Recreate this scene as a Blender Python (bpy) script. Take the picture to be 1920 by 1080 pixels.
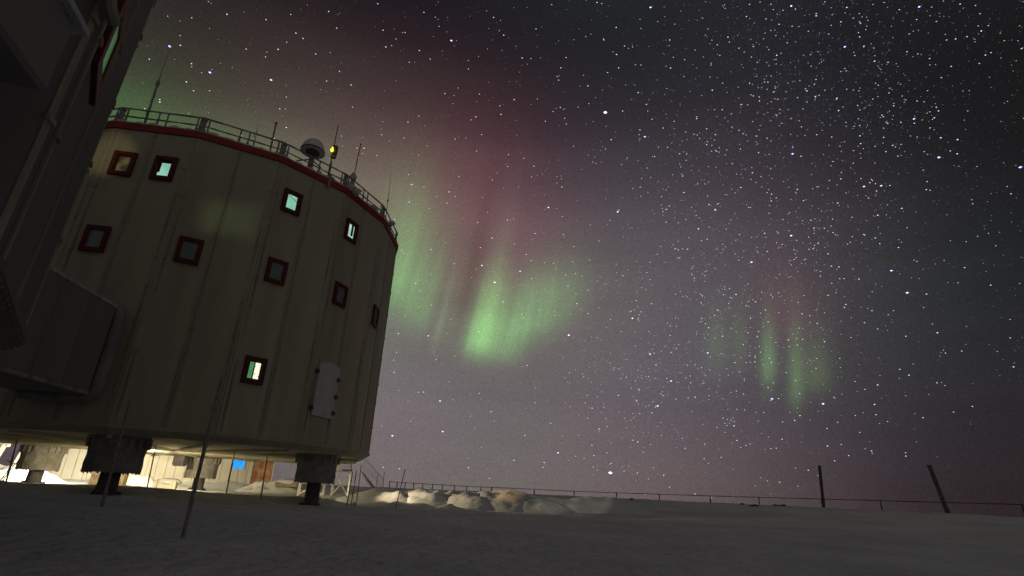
import bpy, math, random, time
from mathutils import Vector, Matrix, noise
import numpy as np

random.seed(11)
for o in list(bpy.data.objects):
    bpy.data.objects.remove(o)
scene = bpy.context.scene
COL = scene.collection
R_ = math.radians

# ------------------------------------------------------------------ camera
cam_d = bpy.data.cameras.new("camera")
cam = bpy.data.objects.new("camera", cam_d)
COL.objects.link(cam)
PITCH, ROLL, CAM_H = R_(21.33), -0.0465, 1.10
fw = Vector((0, math.cos(PITCH), math.sin(PITCH)))
up = Vector((0, -math.sin(PITCH), math.cos(PITCH)))
rt = Vector((1, 0, 0))
cx_ = math.cos(ROLL) * rt - math.sin(ROLL) * up
cy_ = math.sin(ROLL) * rt + math.cos(ROLL) * up
M = Matrix.Identity(4)
for i in range(3):
    M[i][0] = cx_[i]; M[i][1] = cy_[i]; M[i][2] = -fw[i]
M.translation = (0, 0, CAM_H)
cam.matrix_world = M
cam_d.sensor_width = 36
cam_d.lens = 18.54
cam_d.clip_start = 0.05
cam_d.clip_end = 20000
scene.camera = cam

# ------------------------------------------------------------------ render settings
scene.render.engine = 'CYCLES'
scene.view_settings.view_transform = 'Standard'
scene.view_settings.look = 'None'
scene.view_settings.exposure = 0.0
scene.view_settings.gamma = 1.0
scene.view_settings.use_curve_mapping = False
scene.cycles.use_denoising = True
scene.cycles.max_bounces = 5
scene.cycles.diffuse_bounces = 3
scene.cycles.glossy_bounces = 2
scene.cycles.sample_clamp_indirect = 3.0

# ------------------------------------------------------------------ night sky (world)
# rows: direction of a patch of airglow, its tightness, its linear colour
SKY=[(-0.8187,0.5732,-0.0349,40.53,0.05307,0.04056,0.04135),(-0.7169,0.6963,-0.0349,40.53,0.01934,0.01546,0.01714),(-0.5968,0.8016,-0.0349,40.53,0.01678,0.02632,0.02189),(-0.4615,0.8865,-0.0349,40.53,0.01573,0.01712,0.01692),(-0.3144,0.9487,-0.0349,40.53,0.04229,0.05344,0.03591),(-0.1592,0.9866,-0.0349,40.53,0.03934,0.02467,0.0),(0.0,0.9994,-0.0349,40.53,0.05927,0.06992,0.05205),(0.1592,0.9866,-0.0349,40.53,0.06001,0.02904,0.03668),(0.3144,0.9487,-0.0349,40.53,0.05516,0.04681,0.01956),(0.4615,0.8865,-0.0349,40.53,0.03089,0.01734,0.02256),(0.8187,0.5732,-0.0349,40.53,0.02711,0.01221,0.01055),(-0.5687,0.8121,0.1305,40.53,0.04998,0.0,0.03237),(-0.2566,0.9577,0.1305,40.53,0.09416,0.03607,0.08862),(-0.0864,0.9877,0.1305,40.53,0.0,0.00853,0.02625),(0.0864,0.9877,0.1305,40.53,0.0,0.0,0.00433),(0.2566,0.9577,0.1305,40.53,0.0,0.00297,0.02619),(0.419,0.8986,0.1305,40.53,0.0,0.0,0.00921),(0.8121,0.5687,0.1305,40.53,0.00417,0.00681,0.01219),(-0.7834,0.5485,0.2924,40.53,0.02175,0.02646,0.01488),(-0.6762,0.6762,0.2924,40.53,0.00625,0.01774,0.01167),(-0.5485,0.7834,0.2924,40.53,0.00355,0.03802,4e-05),(-0.4042,0.8667,0.2924,40.53,0.00105,0.0213,0.0),(-0.2475,0.9237,0.2924,40.53,0.0,0.05447,0.01523),(0.0833,0.9527,0.2924,40.53,0.07355,0.05998,0.03897),(0.2475,0.9237,0.2924,40.53,0.02164,0.02305,0.02405),(0.4042,0.8667,0.2924,40.53,0.03229,0.02865,0.02235),(0.5485,0.7834,0.2924,40.53,0.0131,0.01825,0.01992),(-0.7331,0.5133,0.4462,40.53,0.01593,0.01568,0.01194),(-0.4874,0.7506,0.4462,40.53,0.04202,0.03187,0.02031),(-0.3352,0.8298,0.4462,40.53,0.07493,0.04488,0.05888),(-0.1708,0.8785,0.4462,40.53,0.08214,0.0391,0.02928),(0.0,0.8949,0.4462,40.53,0.03484,0.00447,0.0242),(0.1708,0.8785,0.4462,40.53,0.00405,0.02214,0.0237),(0.3352,0.8298,0.4462,40.53,0.03497,0.01474,0.02389),(0.4113,0.6967,0.5878,40.53,0.00257,0.00556,0.007),(0.3236,0.6217,0.7133,40.53,0.0,0.00288,0.00211),(-0.4698,0.329,0.8192,40.53,0.01607,0.00797,0.01333),(-0.0784,0.5682,0.8192,40.53,0.0,0.0,0.00577),(0.0784,0.5682,0.8192,40.53,0.00714,0.01129,0.00521),(0.2294,0.5257,0.8192,40.53,0.00329,0.0001,0.00608),(0.3632,0.4439,0.8192,40.53,0.01232,0.0081,0.01028),(-0.0,-0.9962,0.0872,3.21,0.02941,0.01953,0.00202),(-0.0,-0.766,0.6428,3.21,0.03886,0.03931,0.04597),(-0.6403,-0.7631,0.0872,3.21,0.00493,0.0125,0.00681),(-0.9811,-0.173,0.0872,3.21,0.02562,0.01756,0.02529),(0.9811,-0.173,0.0872,3.21,0.00162,0.0,6e-05),(0.6403,-0.7631,0.0872,3.21,0.12169,0.11382,0.09689),(0.4924,-0.5868,0.6428,3.21,0.0,0.0,0.00854)]
STARS=[(-0.4936,0.5915,0.6376,2,1),(-0.5246,0.6074,0.5965,3,1),(-0.4837,0.6482,0.5881,3,1),(-0.4513,0.6018,0.6589,2,0),(-0.4028,0.6209,0.6725,2,0),(-0.3686,0.624,0.6891,2,0),(-0.3647,0.6443,0.6722,2,0),(-0.3556,0.652,0.6697,2,0),(-0.3051,0.6515,0.6946,2,0),(-0.3396,0.6719,0.6582,2,0),(-0.4101,0.6569,0.6326,2,0),(-0.4066,0.6813,0.6087,3,1),(-0.3876,0.7041,0.595,2,0),(-0.2342,0.6651,0.7091,2,0),(-0.1942,0.7051,0.682,2,1),(-0.1769,0.694,0.6979,2,0),(-0.3061,0.6973,0.6481,2,0),(-0.2895,0.7151,0.6363,2,0),(-0.545,0.648,0.532,2,0),(-0.5454,0.65,0.5292,2,0),(-0.5126,0.6458,0.5659,2,0),(-0.5034,0.6322,0.589,2,0),(-0.5124,0.6112,0.6033,2,0),(-0.5486,0.6094,0.5725,2,0),(-0.391,0.7331,0.5565,2,0),(-0.2845,0.781,0.5559,2,0),(-0.2728,0.7835,0.5583,2,0),(-0.2054,0.7848,0.5848,2,1),(-0.2432,0.7755,0.5826,2,0),(-0.3146,0.6321,0.7081,2,0),(-0.2399,0.6355,0.7339,2,0),(-0.2312,0.6838,0.6921,2,0),(-0.3982,0.7127,0.5775,2,0),(-0.1984,0.769,0.6076,2,0),(-0.5059,0.6569,0.5591,2,0),(-0.3266,0.7032,0.6315,2,0),(-0.392,0.6542,0.6468,2,0),(-0.4342,0.6418,0.6321,2,0),(-0.1233,0.687,0.7161,3,1),(-0.0343,0.683,0.7296,2,0),(0.0203,0.6745,0.738,2,0),(0.1183,0.6373,0.7615,2,0),(0.2042,0.631,0.7484,3,1),(0.0671,0.7155,0.6954,2,0),(0.1165,0.7309,0.6725,2,0),(0.1508,0.7556,0.6374,4,0),(0.0461,0.7761,0.629,2,1),(0.1595,0.6902,0.7058,2,0),(0.1712,0.6791,0.7138,2,0),(0.1656,0.7042,0.6904,2,0),(0.2499,0.689,0.6803,2,0),(0.2225,0.7689,0.5994,3,1),(0.2188,0.7351,0.6416,2,0),(0.1804,0.7493,0.6372,2,0),(0.0587,0.7647,0.6417,2,0),(-0.0178,0.814,0.5805,2,0),(-0.0939,0.72,0.6876,2,0),(-0.0009,0.708,0.7062,2,0),(-0.1345,0.7449,0.6535,2,0),(-0.0794,0.7732,0.6291,2,0),(-0.0879,0.7761,0.6244,2,0),(-0.0343,0.7713,0.6356,2,0),(0.2418,0.6599,0.7114,2,0),(0.1539,0.6609,0.7345,2,0),(0.148,0.712,0.6864,2,0),(0.2946,0.7754,0.5585,2,1),(0.2624,0.7708,0.5805,2,0),(0.2831,0.772,0.5691,2,0),(0.2426,0.785,0.57,2,0),(0.2512,0.7534,0.6077,2,0),(0.339,0.7106,0.6165,2,0),(0.3202,0.736,0.5965,2,0),(0.3019,0.7287,0.6147,2,1),(0.3023,0.7305,0.6123,2,0),(0.203,0.7253,0.6578,2,0),(0.0841,0.7761,0.625,2,0),(0.0301,0.8244,0.5652,2,0),(-0.0183,0.8263,0.5629,2,0),(0.0648,0.7295,0.681,2,0),(0.0751,0.7033,0.7069,2,0),(0.0712,0.7591,0.647,2,0),(0.1353,0.6764,0.724,2,0),(0.2131,0.7636,0.6095,2,0),(0.1656,0.7825,0.6002,2,0),(0.2674,0.7425,0.6141,2,0),(0.3193,0.6958,0.6433,2,0),(-0.0116,0.7548,0.6558,2,0),(-0.0523,0.6631,0.7467,2,0),(0.3478,0.5963,0.7235,2,1),(0.4027,0.5819,0.7065,3,1),(0.4675,0.5752,0.6712,2,1),(0.4359,0.5785,0.6894,2,0),(0.4367,0.5806,0.6872,2,0),(0.4693,0.5602,0.6826,2,0),(0.4803,0.5667,0.6695,2,1),(0.5443,0.5285,0.6515,3,1),(0.5656,0.5322,0.6299,2,1),(0.5259,0.5394,0.6577,2,0),(0.5807,0.5087,0.6357,2,0),(0.4803,0.5952,0.6442,3,1),(0.518,0.5928,0.6167,2,1),(0.5323,0.5874,0.6096,2,1),(0.4873,0.6139,0.621,2,1),(0.4838,0.6185,0.6192,2,1),(0.5719,0.5638,0.5958,2,1),(0.598,0.5296,0.6016,2,1),(0.5889,0.5366,0.6043,2,0),(0.6194,0.5343,0.5752,2,1),(0.6171,0.5432,0.5693,2,1),(0.3883,0.6813,0.6205,2,1),(0.4611,0.653,0.6008,2,0),(0.513,0.6384,0.5738,2,0),(0.4928,0.653,0.5752,2,0),(0.5752,0.6181,0.5358,3,1),(0.5503,0.6363,0.5406,2,0),(0.5633,0.628,0.5369,2,0),(0.5421,0.6329,0.5528,2,0),(0.5941,0.606,0.529,2,0),(0.5929,0.5972,0.5403,2,0),(0.5209,0.6537,0.549,2,1),(0.3948,0.7189,0.5722,2,0),(0.4096,0.7153,0.5662,2,0),(0.4158,0.7156,0.5612,2,1),(0.4474,0.7151,0.5371,3,1),(0.4015,0.7326,0.5496,2,0),(0.5239,0.6617,0.5363,2,0),(0.5266,0.6675,0.5264,2,0),(0.543,0.6612,0.5177,2,1),(0.5499,0.6493,0.5254,2,0),(0.5558,0.6589,0.5069,2,0),(0.6083,0.6319,0.4803,3,1),(0.6052,0.6168,0.5032,2,0),(0.6236,0.6185,0.478,2,0),(0.6169,0.6207,0.484,2,0),(0.6205,0.6086,0.4946,2,0),(0.4919,0.6788,0.5452,2,0),(0.4733,0.6852,0.5536,2,0),(0.459,0.7122,0.5312,2,0),(0.6764,0.5911,0.4395,3,1),(0.3276,0.6366,0.6982,2,0),(0.3312,0.6409,0.6925,2,0),(0.3998,0.634,0.662,2,0),(0.4568,0.6377,0.6202,2,0),(0.4563,0.6426,0.6155,2,0),(0.3915,0.6647,0.6363,2,0),(0.3711,0.6726,0.6402,2,0),(0.4874,0.6433,0.5905,2,0),(0.4105,0.6002,0.6865,2,0),(0.4065,0.6699,0.6213,2,0),(-0.1973,0.8225,0.5334,2,0),(-0.0458,0.8397,0.5411,2,0),(-0.1247,0.8473,0.5162,2,0),(-0.0522,0.8703,0.4897,2,1),(-0.0146,0.8773,0.4797,2,0),(-0.0701,0.8788,0.472,2,0),(0.2246,0.8108,0.5404,2,1),(0.0609,0.8629,0.5018,3,1),(0.0837,0.8413,0.5341,2,0),(0.0878,0.8686,0.4876,2,1),(0.1876,0.8501,0.492,3,1),(0.1896,0.8481,0.4948,2,0),(-0.1543,0.8949,0.4188,2,0),(-0.0591,0.9147,0.3999,3,1),(-0.1108,0.9102,0.3991,2,0),(0.0137,0.9192,0.3936,3,1),(-0.0333,0.9276,0.3721,3,1),(0.0336,0.9102,0.4129,2,0),(0.0764,0.9095,0.4087,2,0),(0.0361,0.9235,0.3819,2,0),(0.0387,0.8876,0.4589,2,0),(0.0918,0.8843,0.4577,2,0),(0.1052,0.9232,0.3697,2,0),(0.1232,0.9328,0.3387,2,0),(0.1446,0.9359,0.3211,2,0),(0.2245,0.9233,0.3117,3,1),(0.1102,0.953,0.2823,3,1),(0.0533,0.9438,0.3261,2,0),(0.021,0.9481,0.3173,2,0),(-0.0154,0.9408,0.3385,2,0),(0.1124,0.8921,0.4376,2,0),(0.1113,0.9042,0.4123,2,0),(0.2729,0.8397,0.4695,2,0),(0.2711,0.8288,0.4894,2,0),(0.2657,0.8322,0.4866,2,0),(0.2298,0.9109,0.3426,2,0),(0.2567,0.9063,0.3359,2,0),(-0.042,0.893,0.448,2,0),(0.024,0.9057,0.4233,2,0),(-0.0632,0.9005,0.4303,2,0),(-0.1704,0.8379,0.5185,2,0),(-0.1926,0.8328,0.5191,2,0),(-0.2212,0.8598,0.4602,2,0),(-0.1957,0.8485,0.4916,2,0),(-0.1797,0.9161,0.3585,2,0),(-0.1522,0.9513,0.2679,2,0),(0.2922,0.7917,0.5365,2,0),(0.3493,0.8052,0.4791,3,1),(0.2974,0.8058,0.512,2,0),(0.3974,0.7534,0.5238,2,0),(0.3836,0.7725,0.506,2,0),(0.4283,0.7606,0.4879,2,0),(0.4292,0.7662,0.4783,2,0),(0.4616,0.7414,0.4871,2,0),(0.4716,0.7466,0.4693,2,0),(0.5401,0.6984,0.4696,3,1),(0.5584,0.6871,0.4648,3,1),(0.6029,0.6557,0.4546,2,1),(0.6038,0.6617,0.4446,2,0),(0.5838,0.6898,0.4282,2,0),(0.5604,0.71,0.4265,2,0),(0.5138,0.727,0.4556,2,0),(0.4614,0.7806,0.4218,3,1),(0.4508,0.7924,0.4109,2,0),(0.4315,0.8068,0.4037,2,0),(0.3921,0.8304,0.3958,2,1),(0.4104,0.8241,0.3903,3,1),(0.4253,0.7953,0.4319,2,0),(0.4841,0.7703,0.4151,2,0),(0.4894,0.7604,0.4269,2,0),(0.5031,0.7853,0.3609,2,1),(0.5032,0.7884,0.3539,2,0),(0.5156,0.7745,0.3665,2,0),(0.5243,0.7701,0.3634,2,0),(0.5818,0.7364,0.3453,3,1),(0.5993,0.7379,0.3103,3,1),(0.6177,0.7251,0.3044,2,0),(0.5355,0.7872,0.3059,2,0),(0.3214,0.867,0.3808,2,0),(0.3255,0.8683,0.3743,2,0),(0.3912,0.8547,0.3412,2,0),(0.4406,0.8329,0.3348,2,0),(0.5482,0.7636,0.341,2,0),(0.5864,0.7175,0.3759,2,0),(0.5132,0.7511,0.4153,2,0),(0.5495,0.7319,0.4029,2,0),(0.5117,0.7015,0.4961,2,1),(0.5125,0.7069,0.4875,2,0),(0.5674,0.6814,0.4623,2,1),(0.2907,0.8571,0.4252,2,0),(0.4828,0.8229,0.2995,2,0),(0.4341,0.8454,0.3114,2,0),(0.3463,0.89,0.2966,2,0),(0.3513,0.8903,0.2897,2,0),(0.4199,0.8469,0.3262,2,0),(0.5644,0.7722,0.2916,2,0),(-0.2055,0.9415,0.267,2,0),(-0.2084,0.9577,0.1983,2,0),(-0.1347,0.9645,0.2269,2,0),(-0.2067,0.9501,0.2334,2,0),(-0.1227,0.9805,0.1537,3,1),(-0.1533,0.9739,0.1674,2,0),(-0.0513,0.9838,0.1716,2,0),(-0.0277,0.9898,0.14,2,0),(-0.1138,0.9884,0.1002,3,1),(-0.2011,0.9756,0.0877,3,1),(0.1105,0.9529,0.2823,3,1),(0.2565,0.9341,0.2482,3,1),(0.2671,0.936,0.2293,2,0),(0.0349,0.9735,0.2261,2,0),(0.292,0.9351,0.2008,3,1),(0.1441,0.9762,0.1622,2,1),(0.1565,0.9758,0.1528,2,0),(0.0967,0.9926,0.0729,3,1),(0.1567,0.9837,0.0883,2,0),(0.16,0.9846,0.0706,2,0),(0.1881,0.9812,0.0425,4,0),(0.2336,0.9713,0.0442,2,0),(-0.063,0.9972,0.0407,2,0),(-0.0245,0.9994,0.0244,2,0),(0.018,0.9982,0.0571,2,0),(0.2276,0.9687,0.0988,2,0),(0.2357,0.9671,0.096,2,0),(0.2345,0.9577,0.1665,2,0),(0.2696,0.9499,0.158,3,1),(0.2397,0.96,0.1446,2,0),(0.2053,0.9351,0.2888,2,1),(0.0359,0.9942,0.101,2,0),(0.0723,0.9958,0.0556,2,0),(-0.0587,0.9575,0.2824,2,0),(-0.1517,0.9513,0.2685,2,0),(-0.2104,0.977,0.0341,2,0),(-0.1832,0.9825,0.033,2,0),(0.3504,0.9034,0.2472,3,1),(0.4208,0.8755,0.2377,2,0),(0.4202,0.8782,0.2284,2,0),(0.405,0.8919,0.2014,2,1),(0.4426,0.881,0.167,3,1),(0.5072,0.8475,0.1565,3,1),(0.478,0.8672,0.1394,2,0),(0.4709,0.8723,0.1321,2,0),(0.438,0.8797,0.1853,2,0),(0.3305,0.9278,0.1728,2,0),(0.3877,0.9134,0.1244,2,0),(0.3721,0.918,0.1374,2,0),(0.6358,0.7401,0.2189,2,2),(0.6498,0.7278,0.2194,2,1),(0.6894,0.6986,0.1916,2,2),(0.5995,0.7608,0.2486,2,0),(0.6017,0.7753,0.1923,2,0),(0.593,0.7795,0.2018,2,0),(0.565,0.8109,0.1526,2,0),(0.6116,0.7803,0.1308,2,0),(0.5146,0.8545,0.0701,2,0),(0.4819,0.8745,0.0556,2,0),(0.5083,0.8562,0.0922,2,0),(0.5567,0.8263,0.0849,2,0),(0.5906,0.8032,0.0773,2,0),(0.4527,0.8857,0.103,2,0),(0.3729,0.8865,0.274,2,0),(0.6288,0.7368,0.2484,2,0),(0.4659,0.8457,0.2603,2,0),(0.3917,0.8912,0.2288,2,0),(0.3163,0.9261,0.2056,2,0),(0.3407,0.9376,0.0702,2,0),(0.4441,0.8952,0.0366,2,0),(0.5656,0.8131,0.1374,2,0),(0.4034,0.8979,0.1764,2,0),(0.6272,0.7581,0.1785,2,0)]


world = bpy.data.worlds.new("World")
scene.world = world
world.use_nodes = True
wt = world.node_tree
wt.nodes.clear()
WN, WL = wt.nodes, wt.links
def wn(t): return WN.new(t)
def vmath(op, a, b=None, s=None):
    n = wn('ShaderNodeVectorMath'); n.operation = op
    for k, v in ((0, a), (1, b)):
        if v is None: continue
        if isinstance(v, (tuple, list, Vector)): n.inputs[k].default_value = v
        else: WL.new(v, n.inputs[k])
    if s is not None:
        if isinstance(s, (int, float)): n.inputs['Scale'].default_value = s
        else: WL.new(s, n.inputs['Scale'])
    return n.outputs['Value'] if op in ('DOT_PRODUCT', 'LENGTH') else n.outputs['Vector']
def fmath(op, a, b=None, c=None):
    n = wn('ShaderNodeMath'); n.operation = op
    for k, v in ((0, a), (1, b), (2, c)):
        if v is None: continue
        if isinstance(v, (int, float)): n.inputs[k].default_value = v
        else: WL.new(v, n.inputs[k])
    return n.outputs[0]
tc = wn('ShaderNodeTexCoord')
DIR = vmath('NORMALIZE', tc.outputs['Generated'])
acc = None
def add_col(f, col):
    global acc
    v = vmath('SCALE', tuple(col), s=f)
    acc = v if acc is None else vmath('ADD', acc, v)
for (x, y, z, k, r, g, b) in SKY:
    d = vmath('DOT_PRODUCT', DIR, (x, y, z))
    f = fmath('EXPONENT', fmath('MULTIPLY_ADD', d, k, -k))
    add_col(f, (r, g, b))
sep = wn('ShaderNodeSeparateXYZ'); WL.new(DIR, sep.inputs[0])
AZ = fmath('MULTIPLY', fmath('ARCTAN2', sep.outputs[0], sep.outputs[1]), 57.29578)
EL = fmath('MULTIPLY', fmath('ARCSINE', sep.outputs[2]), 57.29578)
# fine vertical rays in the curtains
comb = wn('ShaderNodeCombineXYZ')
WL.new(fmath('MULTIPLY', fmath('MULTIPLY_ADD', EL, -0.16, AZ), 0.9), comb.inputs[0])
WL.new(fmath('MULTIPLY', EL, 0.03), comb.inputs[1])
nz = wn('ShaderNodeTexNoise'); nz.inputs['Scale'].default_value = 1.0; nz.inputs['Detail'].default_value = 3
WL.new(comb.outputs[0], nz.inputs['Vector'])
RAYS = fmath('MULTIPLY_ADD', nz.outputs['Fac'], 1.1, 0.45)
# (az, el, width, fade up, fade down, shear, tilt, colour)
AURORA = [
 (-3.4, 15.6, 1.5, 6.0, 1.6, .20, .0, (.095, .40, .100)),
 (-1.2, 14.9, 2.4, 5.0, 1.7, .12, -.1, (.035, .15, .035)),
 (1.7, 17.6, 4.2, 4.6, 2.4, .10, .42, (.045, .20, .055)),
 (5.0, 19.8, 3.6, 4.0, 3.0, .10, .30, (.015, .07, .020)),
 (-12.8, 20.6, 2.7, 8.0, 2.8, .12, -.55, (.030, .21, .045)),
 (-10.0, 18.3, 1.3, 7.0, 2.2, .20, -.3, (.020, .12, .028)),
 (-8.0, 16.6, .50, 5.5, 2.2, .16, .0, (.030, .085, .028)),
 (-6.6, 17.8, .9, 8.0, 3.5, .16, .0, (.022, .040, .014)),
 (-5.2, 21.5, 1.2, 9.0, 4.5, .16, .0, (-.038, -.040, -.036)),
 (-2.2, 21.5, 1.1, 8.0, 4.0, .18, .0, (.022, .040, .016)),
 (-13.8, 26., 4.0, 7.0, 7.0, .0, .0, (.014, .070, .026)),
 (-44., 26.5, 6.0, 5.5, 9.0, .0, .0, (-.002, .075, .012)),
 (-36., 28.0, 9.0, 4.0, 9.0, .0, .0, (.004, .055, .010)),
 (-26., 27.5, 8.0, 5.5, 9.0, .0, .0, (.012, .050, .012)),
 (26.75, 12.8, .72, 4.0, 2.0, .13, .0, (.050, .160, .042)),
 (28.9, 10.8, .70, 5.5, 2.0, .13, .0, (.042, .120, .034)),
 (30.7, 11.4, 1.3, 4.0, 1.5, .13, .0, (.028, .070, .020)),
 (24.4, 15.0, .8, 4.0, 2.6, .13, .0, (.016, .040, .010)),
 (22.2, 15.2, 1.3, 3.8, 3.0, .13, .0, (.016, .050, .014)),
 (29.3, 17.5, 2.8, 5.0, 3.5, .0, .0, (.042, .008, .014)),
 (-5.5, 31., 9.0, 8.0, 7.0, .0, .0, (.022, .004, .008)),
 (1.5, 25.0, 5.0, 5.0, 4.0, .0, .0, (.026, .006, .010)),
]
for (a0, e0, sa, su, sd, sh, ti, col) in AURORA:
    de = fmath('ADD', EL, -e0); da = fmath('ADD', AZ, -a0)
    u = fmath('DIVIDE', fmath('MULTIPLY_ADD', de, -sh, da), sa)
    dv = fmath('MULTIPLY_ADD', da, -ti, de)
    v = fmath('ADD', fmath('DIVIDE', fmath('MAXIMUM', dv, 0.0), su), fmath('DIVIDE', fmath('MINIMUM', dv, 0.0), sd))
    q = fmath('ADD', fmath('MULTIPLY', u, u), fmath('MULTIPLY', v, v))
    g = fmath('EXPONENT', fmath('MULTIPLY', q, -1.0))
    if a0 > 20 or a0 < -20 or sa > 4.5: f = g
    else: f = fmath('MULTIPLY', g, RAYS)
    add_col(f, (.86*col[0]+(.09*col[1] if col[1] > .03 else 0), .84*col[1], .84*col[2]))
# thin veils low over the horizon
comb2 = wn('ShaderNodeCombineXYZ')
WL.new(fmath('MULTIPLY', AZ, 0.02), comb2.inputs[0]); WL.new(fmath('MULTIPLY', EL, 0.22), comb2.inputs[1])
nz2 = wn('ShaderNodeTexNoise'); nz2.inputs['Scale'].default_value = 1.0; nz2.inputs['Detail'].default_value = 4
WL.new(comb2.outputs[0], nz2.inputs['Vector'])
acc = vmath('SCALE', acc, s=fmath('MULTIPLY_ADD', nz2.outputs['Fac'], 0.34, 0.83))
# faint unresolved star grain
nz3 = wn('ShaderNodeTexNoise'); nz3.inputs['Scale'].default_value = 330.0; nz3.inputs['Detail'].default_value = 1
WL.new(DIR, nz3.inputs['Vector'])
acc = vmath('SCALE', acc, s=fmath('MULTIPLY_ADD', nz3.outputs['Fac'], 0.5, 0.75))
acc = vmath('MAXIMUM', acc, (0.002, 0.002, 0.002))
bg = wn('ShaderNodeBackground'); WL.new(acc, bg.inputs['Color']); bg.inputs['Strength'].default_value = 1.0
wo = wn('ShaderNodeOutputWorld'); WL.new(bg.outputs[0], wo.inputs['Surface'])
world.cycles.sampling_method = 'MANUAL'
world.cycles.sample_map_resolution = 256

# ------------------------------------------------------------------ lamps of the station (floods under the floor and at the windows)
def spot(name, loc, target, power, col, angle, blend=.3, radius=.12):
    l = bpy.data.lights.new(name, 'SPOT'); l.energy = power; l.color = col
    l.spot_size = R_(angle); l.spot_blend = blend; l.shadow_soft_size = radius
    o = bpy.data.objects.new(name, l); COL.objects.link(o); o.location = loc
    d = Vector(target) - Vector(loc)
    o.rotation_euler = d.to_track_quat('-Z', 'Y').to_euler()
    return o
WARM = (1.0, .82, .47)
LAMPS = [  # location, target, power, colour, cone
 ((-22.2, 34.3, 2.35), (-24.0, 46.0, 1.6), 1000, WARM, 160),
 ((-25.0, 30.6, 2.15), (-28.0, 33.6, -.2), 1700, (1., .88, .62), 150),
 ((-10.2, 31.0, 2.10), (-11.3, 36.5, 1.4), 1300, WARM, 56),
 ((-9.4, 30.3, 1.75), (1.5, 31.4, 0.90), 1500, (1., .80, .48), 46),
 ((-16.6, 25.8, 2.30), (-18.0, 31.0, -2.2), 4300, WARM, 172),
]
for i, (a, b, p_, c_, an) in enumerate(LAMPS):
    spot("flood_beam", a, b, p_, c_, an, .8)
# light falling from lit windows of the near tower onto the snow banks
spot("window_light", (-3.0, 3.0, 5.2), (0.35, 31.2, 1.40), 11000, (1., .60, .22), 4.2, .9, .03)
spot("window_light", (-3.0, 3.0, 5.2), (3.0, 31.6, 0.9), 3200, (.96, 1., .70), 5.0, .6, .03)
spot("window_light", (-3.1, 2.7, 5.2), (5.3, 33.8, 0.95), 3000, (1., .97, .66), 5.6, .6, .03)
# light falling from windows of the near tower onto the far one
spot("gobo_beam", (-13.3, 9.25, 9.6), (-11.63, 19.16, 11.04), 230, (.62, 1., .42), 16, .3, .022)  # stand-in for a window's beam, squared by the added gobo
spot("window_light", (-14.9, 9.1, 10.4), (-16.3, 17.9, 13.0), 380, (1., .86, .42), 15, .9, .05)

# ------------------------------------------------------------------ materials
def mat(name, col, rough=.8, noise_amt=.15, scale=3.0, bump=0.0, bscale=20., bdist=.05, metal=0., streak=False, emis=None, estr=0., col2=None, spec=.3):
    m = bpy.data.materials.new(name); m.use_nodes = True
    nt = m.node_tree; n = nt.nodes; l = nt.links
    b = n['Principled BSDF']
    b.inputs['Roughness'].default_value = rough
    b.inputs['Metallic'].default_value = metal
    b.inputs['Specular IOR Level'].default_value = spec
    t = n.new('ShaderNodeTexCoord')
    mp = n.new('ShaderNodeMapping'); l.new(t.outputs['Object'], mp.inputs['Vector'])
    if streak: mp.inputs['Scale'].default_value = (1, 1, .12)
    nz = n.new('ShaderNodeTexNoise'); nz.inputs['Scale'].default_value = scale; nz.inputs['Detail'].default_value = 6
    l.new(mp.outputs[0], nz.inputs['Vector'])
    cr = n.new('ShaderNodeValToRGB'); l.new(nz.outputs['Fac'], cr.inputs[0])
    c2 = col2 or tuple(min(1, c * (1 + noise_amt)) for c in col)
    c1 = tuple(c * (1 - noise_amt) for c in col)
    cr.color_ramp.elements[0].position = .32; cr.color_ramp.elements[0].color = (*c1, 1)
    cr.color_ramp.elements[1].position = .68; cr.color_ramp.elements[1].color = (*c2, 1)
    if streak:
        oi = n.new('ShaderNodeObjectInfo'); hs = n.new('ShaderNodeHueSaturation')
        mm = n.new('ShaderNodeMath'); mm.operation = 'MULTIPLY_ADD'; mm.inputs[1].default_value = .13; mm.inputs[2].default_value = .935
        l.new(oi.outputs['Random'], mm.inputs[0]); l.new(mm.outputs[0], hs.inputs['Value']); l.new(cr.outputs[0], hs.inputs['Color'])
        l.new(hs.outputs[0], b.inputs['Base Color'])
    else:
        l.new(cr.outputs[0], b.inputs['Base Color'])
    if bump:
        nb = n.new('ShaderNodeTexNoise'); nb.inputs['Scale'].default_value = bscale; nb.inputs['Detail'].default_value = 5
        l.new(t.outputs['Object'], nb.inputs['Vector'])
        bp = n.new('ShaderNodeBump'); bp.inputs['Strength'].default_value = bump; bp.inputs['Distance'].default_value = bdist
        l.new(nb.outputs['Fac'], bp.inputs['Height']); l.new(bp.outputs[0], b.inputs['Normal'])
    if emis:
        b.inputs['Emission Color'].default_value = (*emis, 1); b.inputs['Emission Strength'].default_value = estr
    return m
M_SNOW = mat('snow', (.76, .78, .80), .9, .12, .35, 1.0, 2.6, .22)
M_BANK = mat('bank_snow', (.74, .75, .76), .9, .06, 1.2, .35, 5.0)
M_FROST = mat('frost', (.62, .62, .63), .9, .22, 5., .8, 40.)
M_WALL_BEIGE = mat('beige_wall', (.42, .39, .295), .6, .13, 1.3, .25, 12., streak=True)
M_WALL_SHADED = mat('shaded_wall', (.13, .13, .122), .65, .12, 1.6, .15, 12., streak=True)  # near twin's cladding, its shade put into a darker colour
M_STRIP = mat('joint_strip', (.37, .34, .265), .7, .30, 4.0, .3, 30., streak=True)
M_DARK = mat('gap', (.05, .05, .05), .8)
M_RED = mat('red_paint', (.30, .035, .025), .55, .2, 3.)
M_REDF = mat('red_frame', (.115, .015, .012), .5, .2, 6.)
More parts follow.
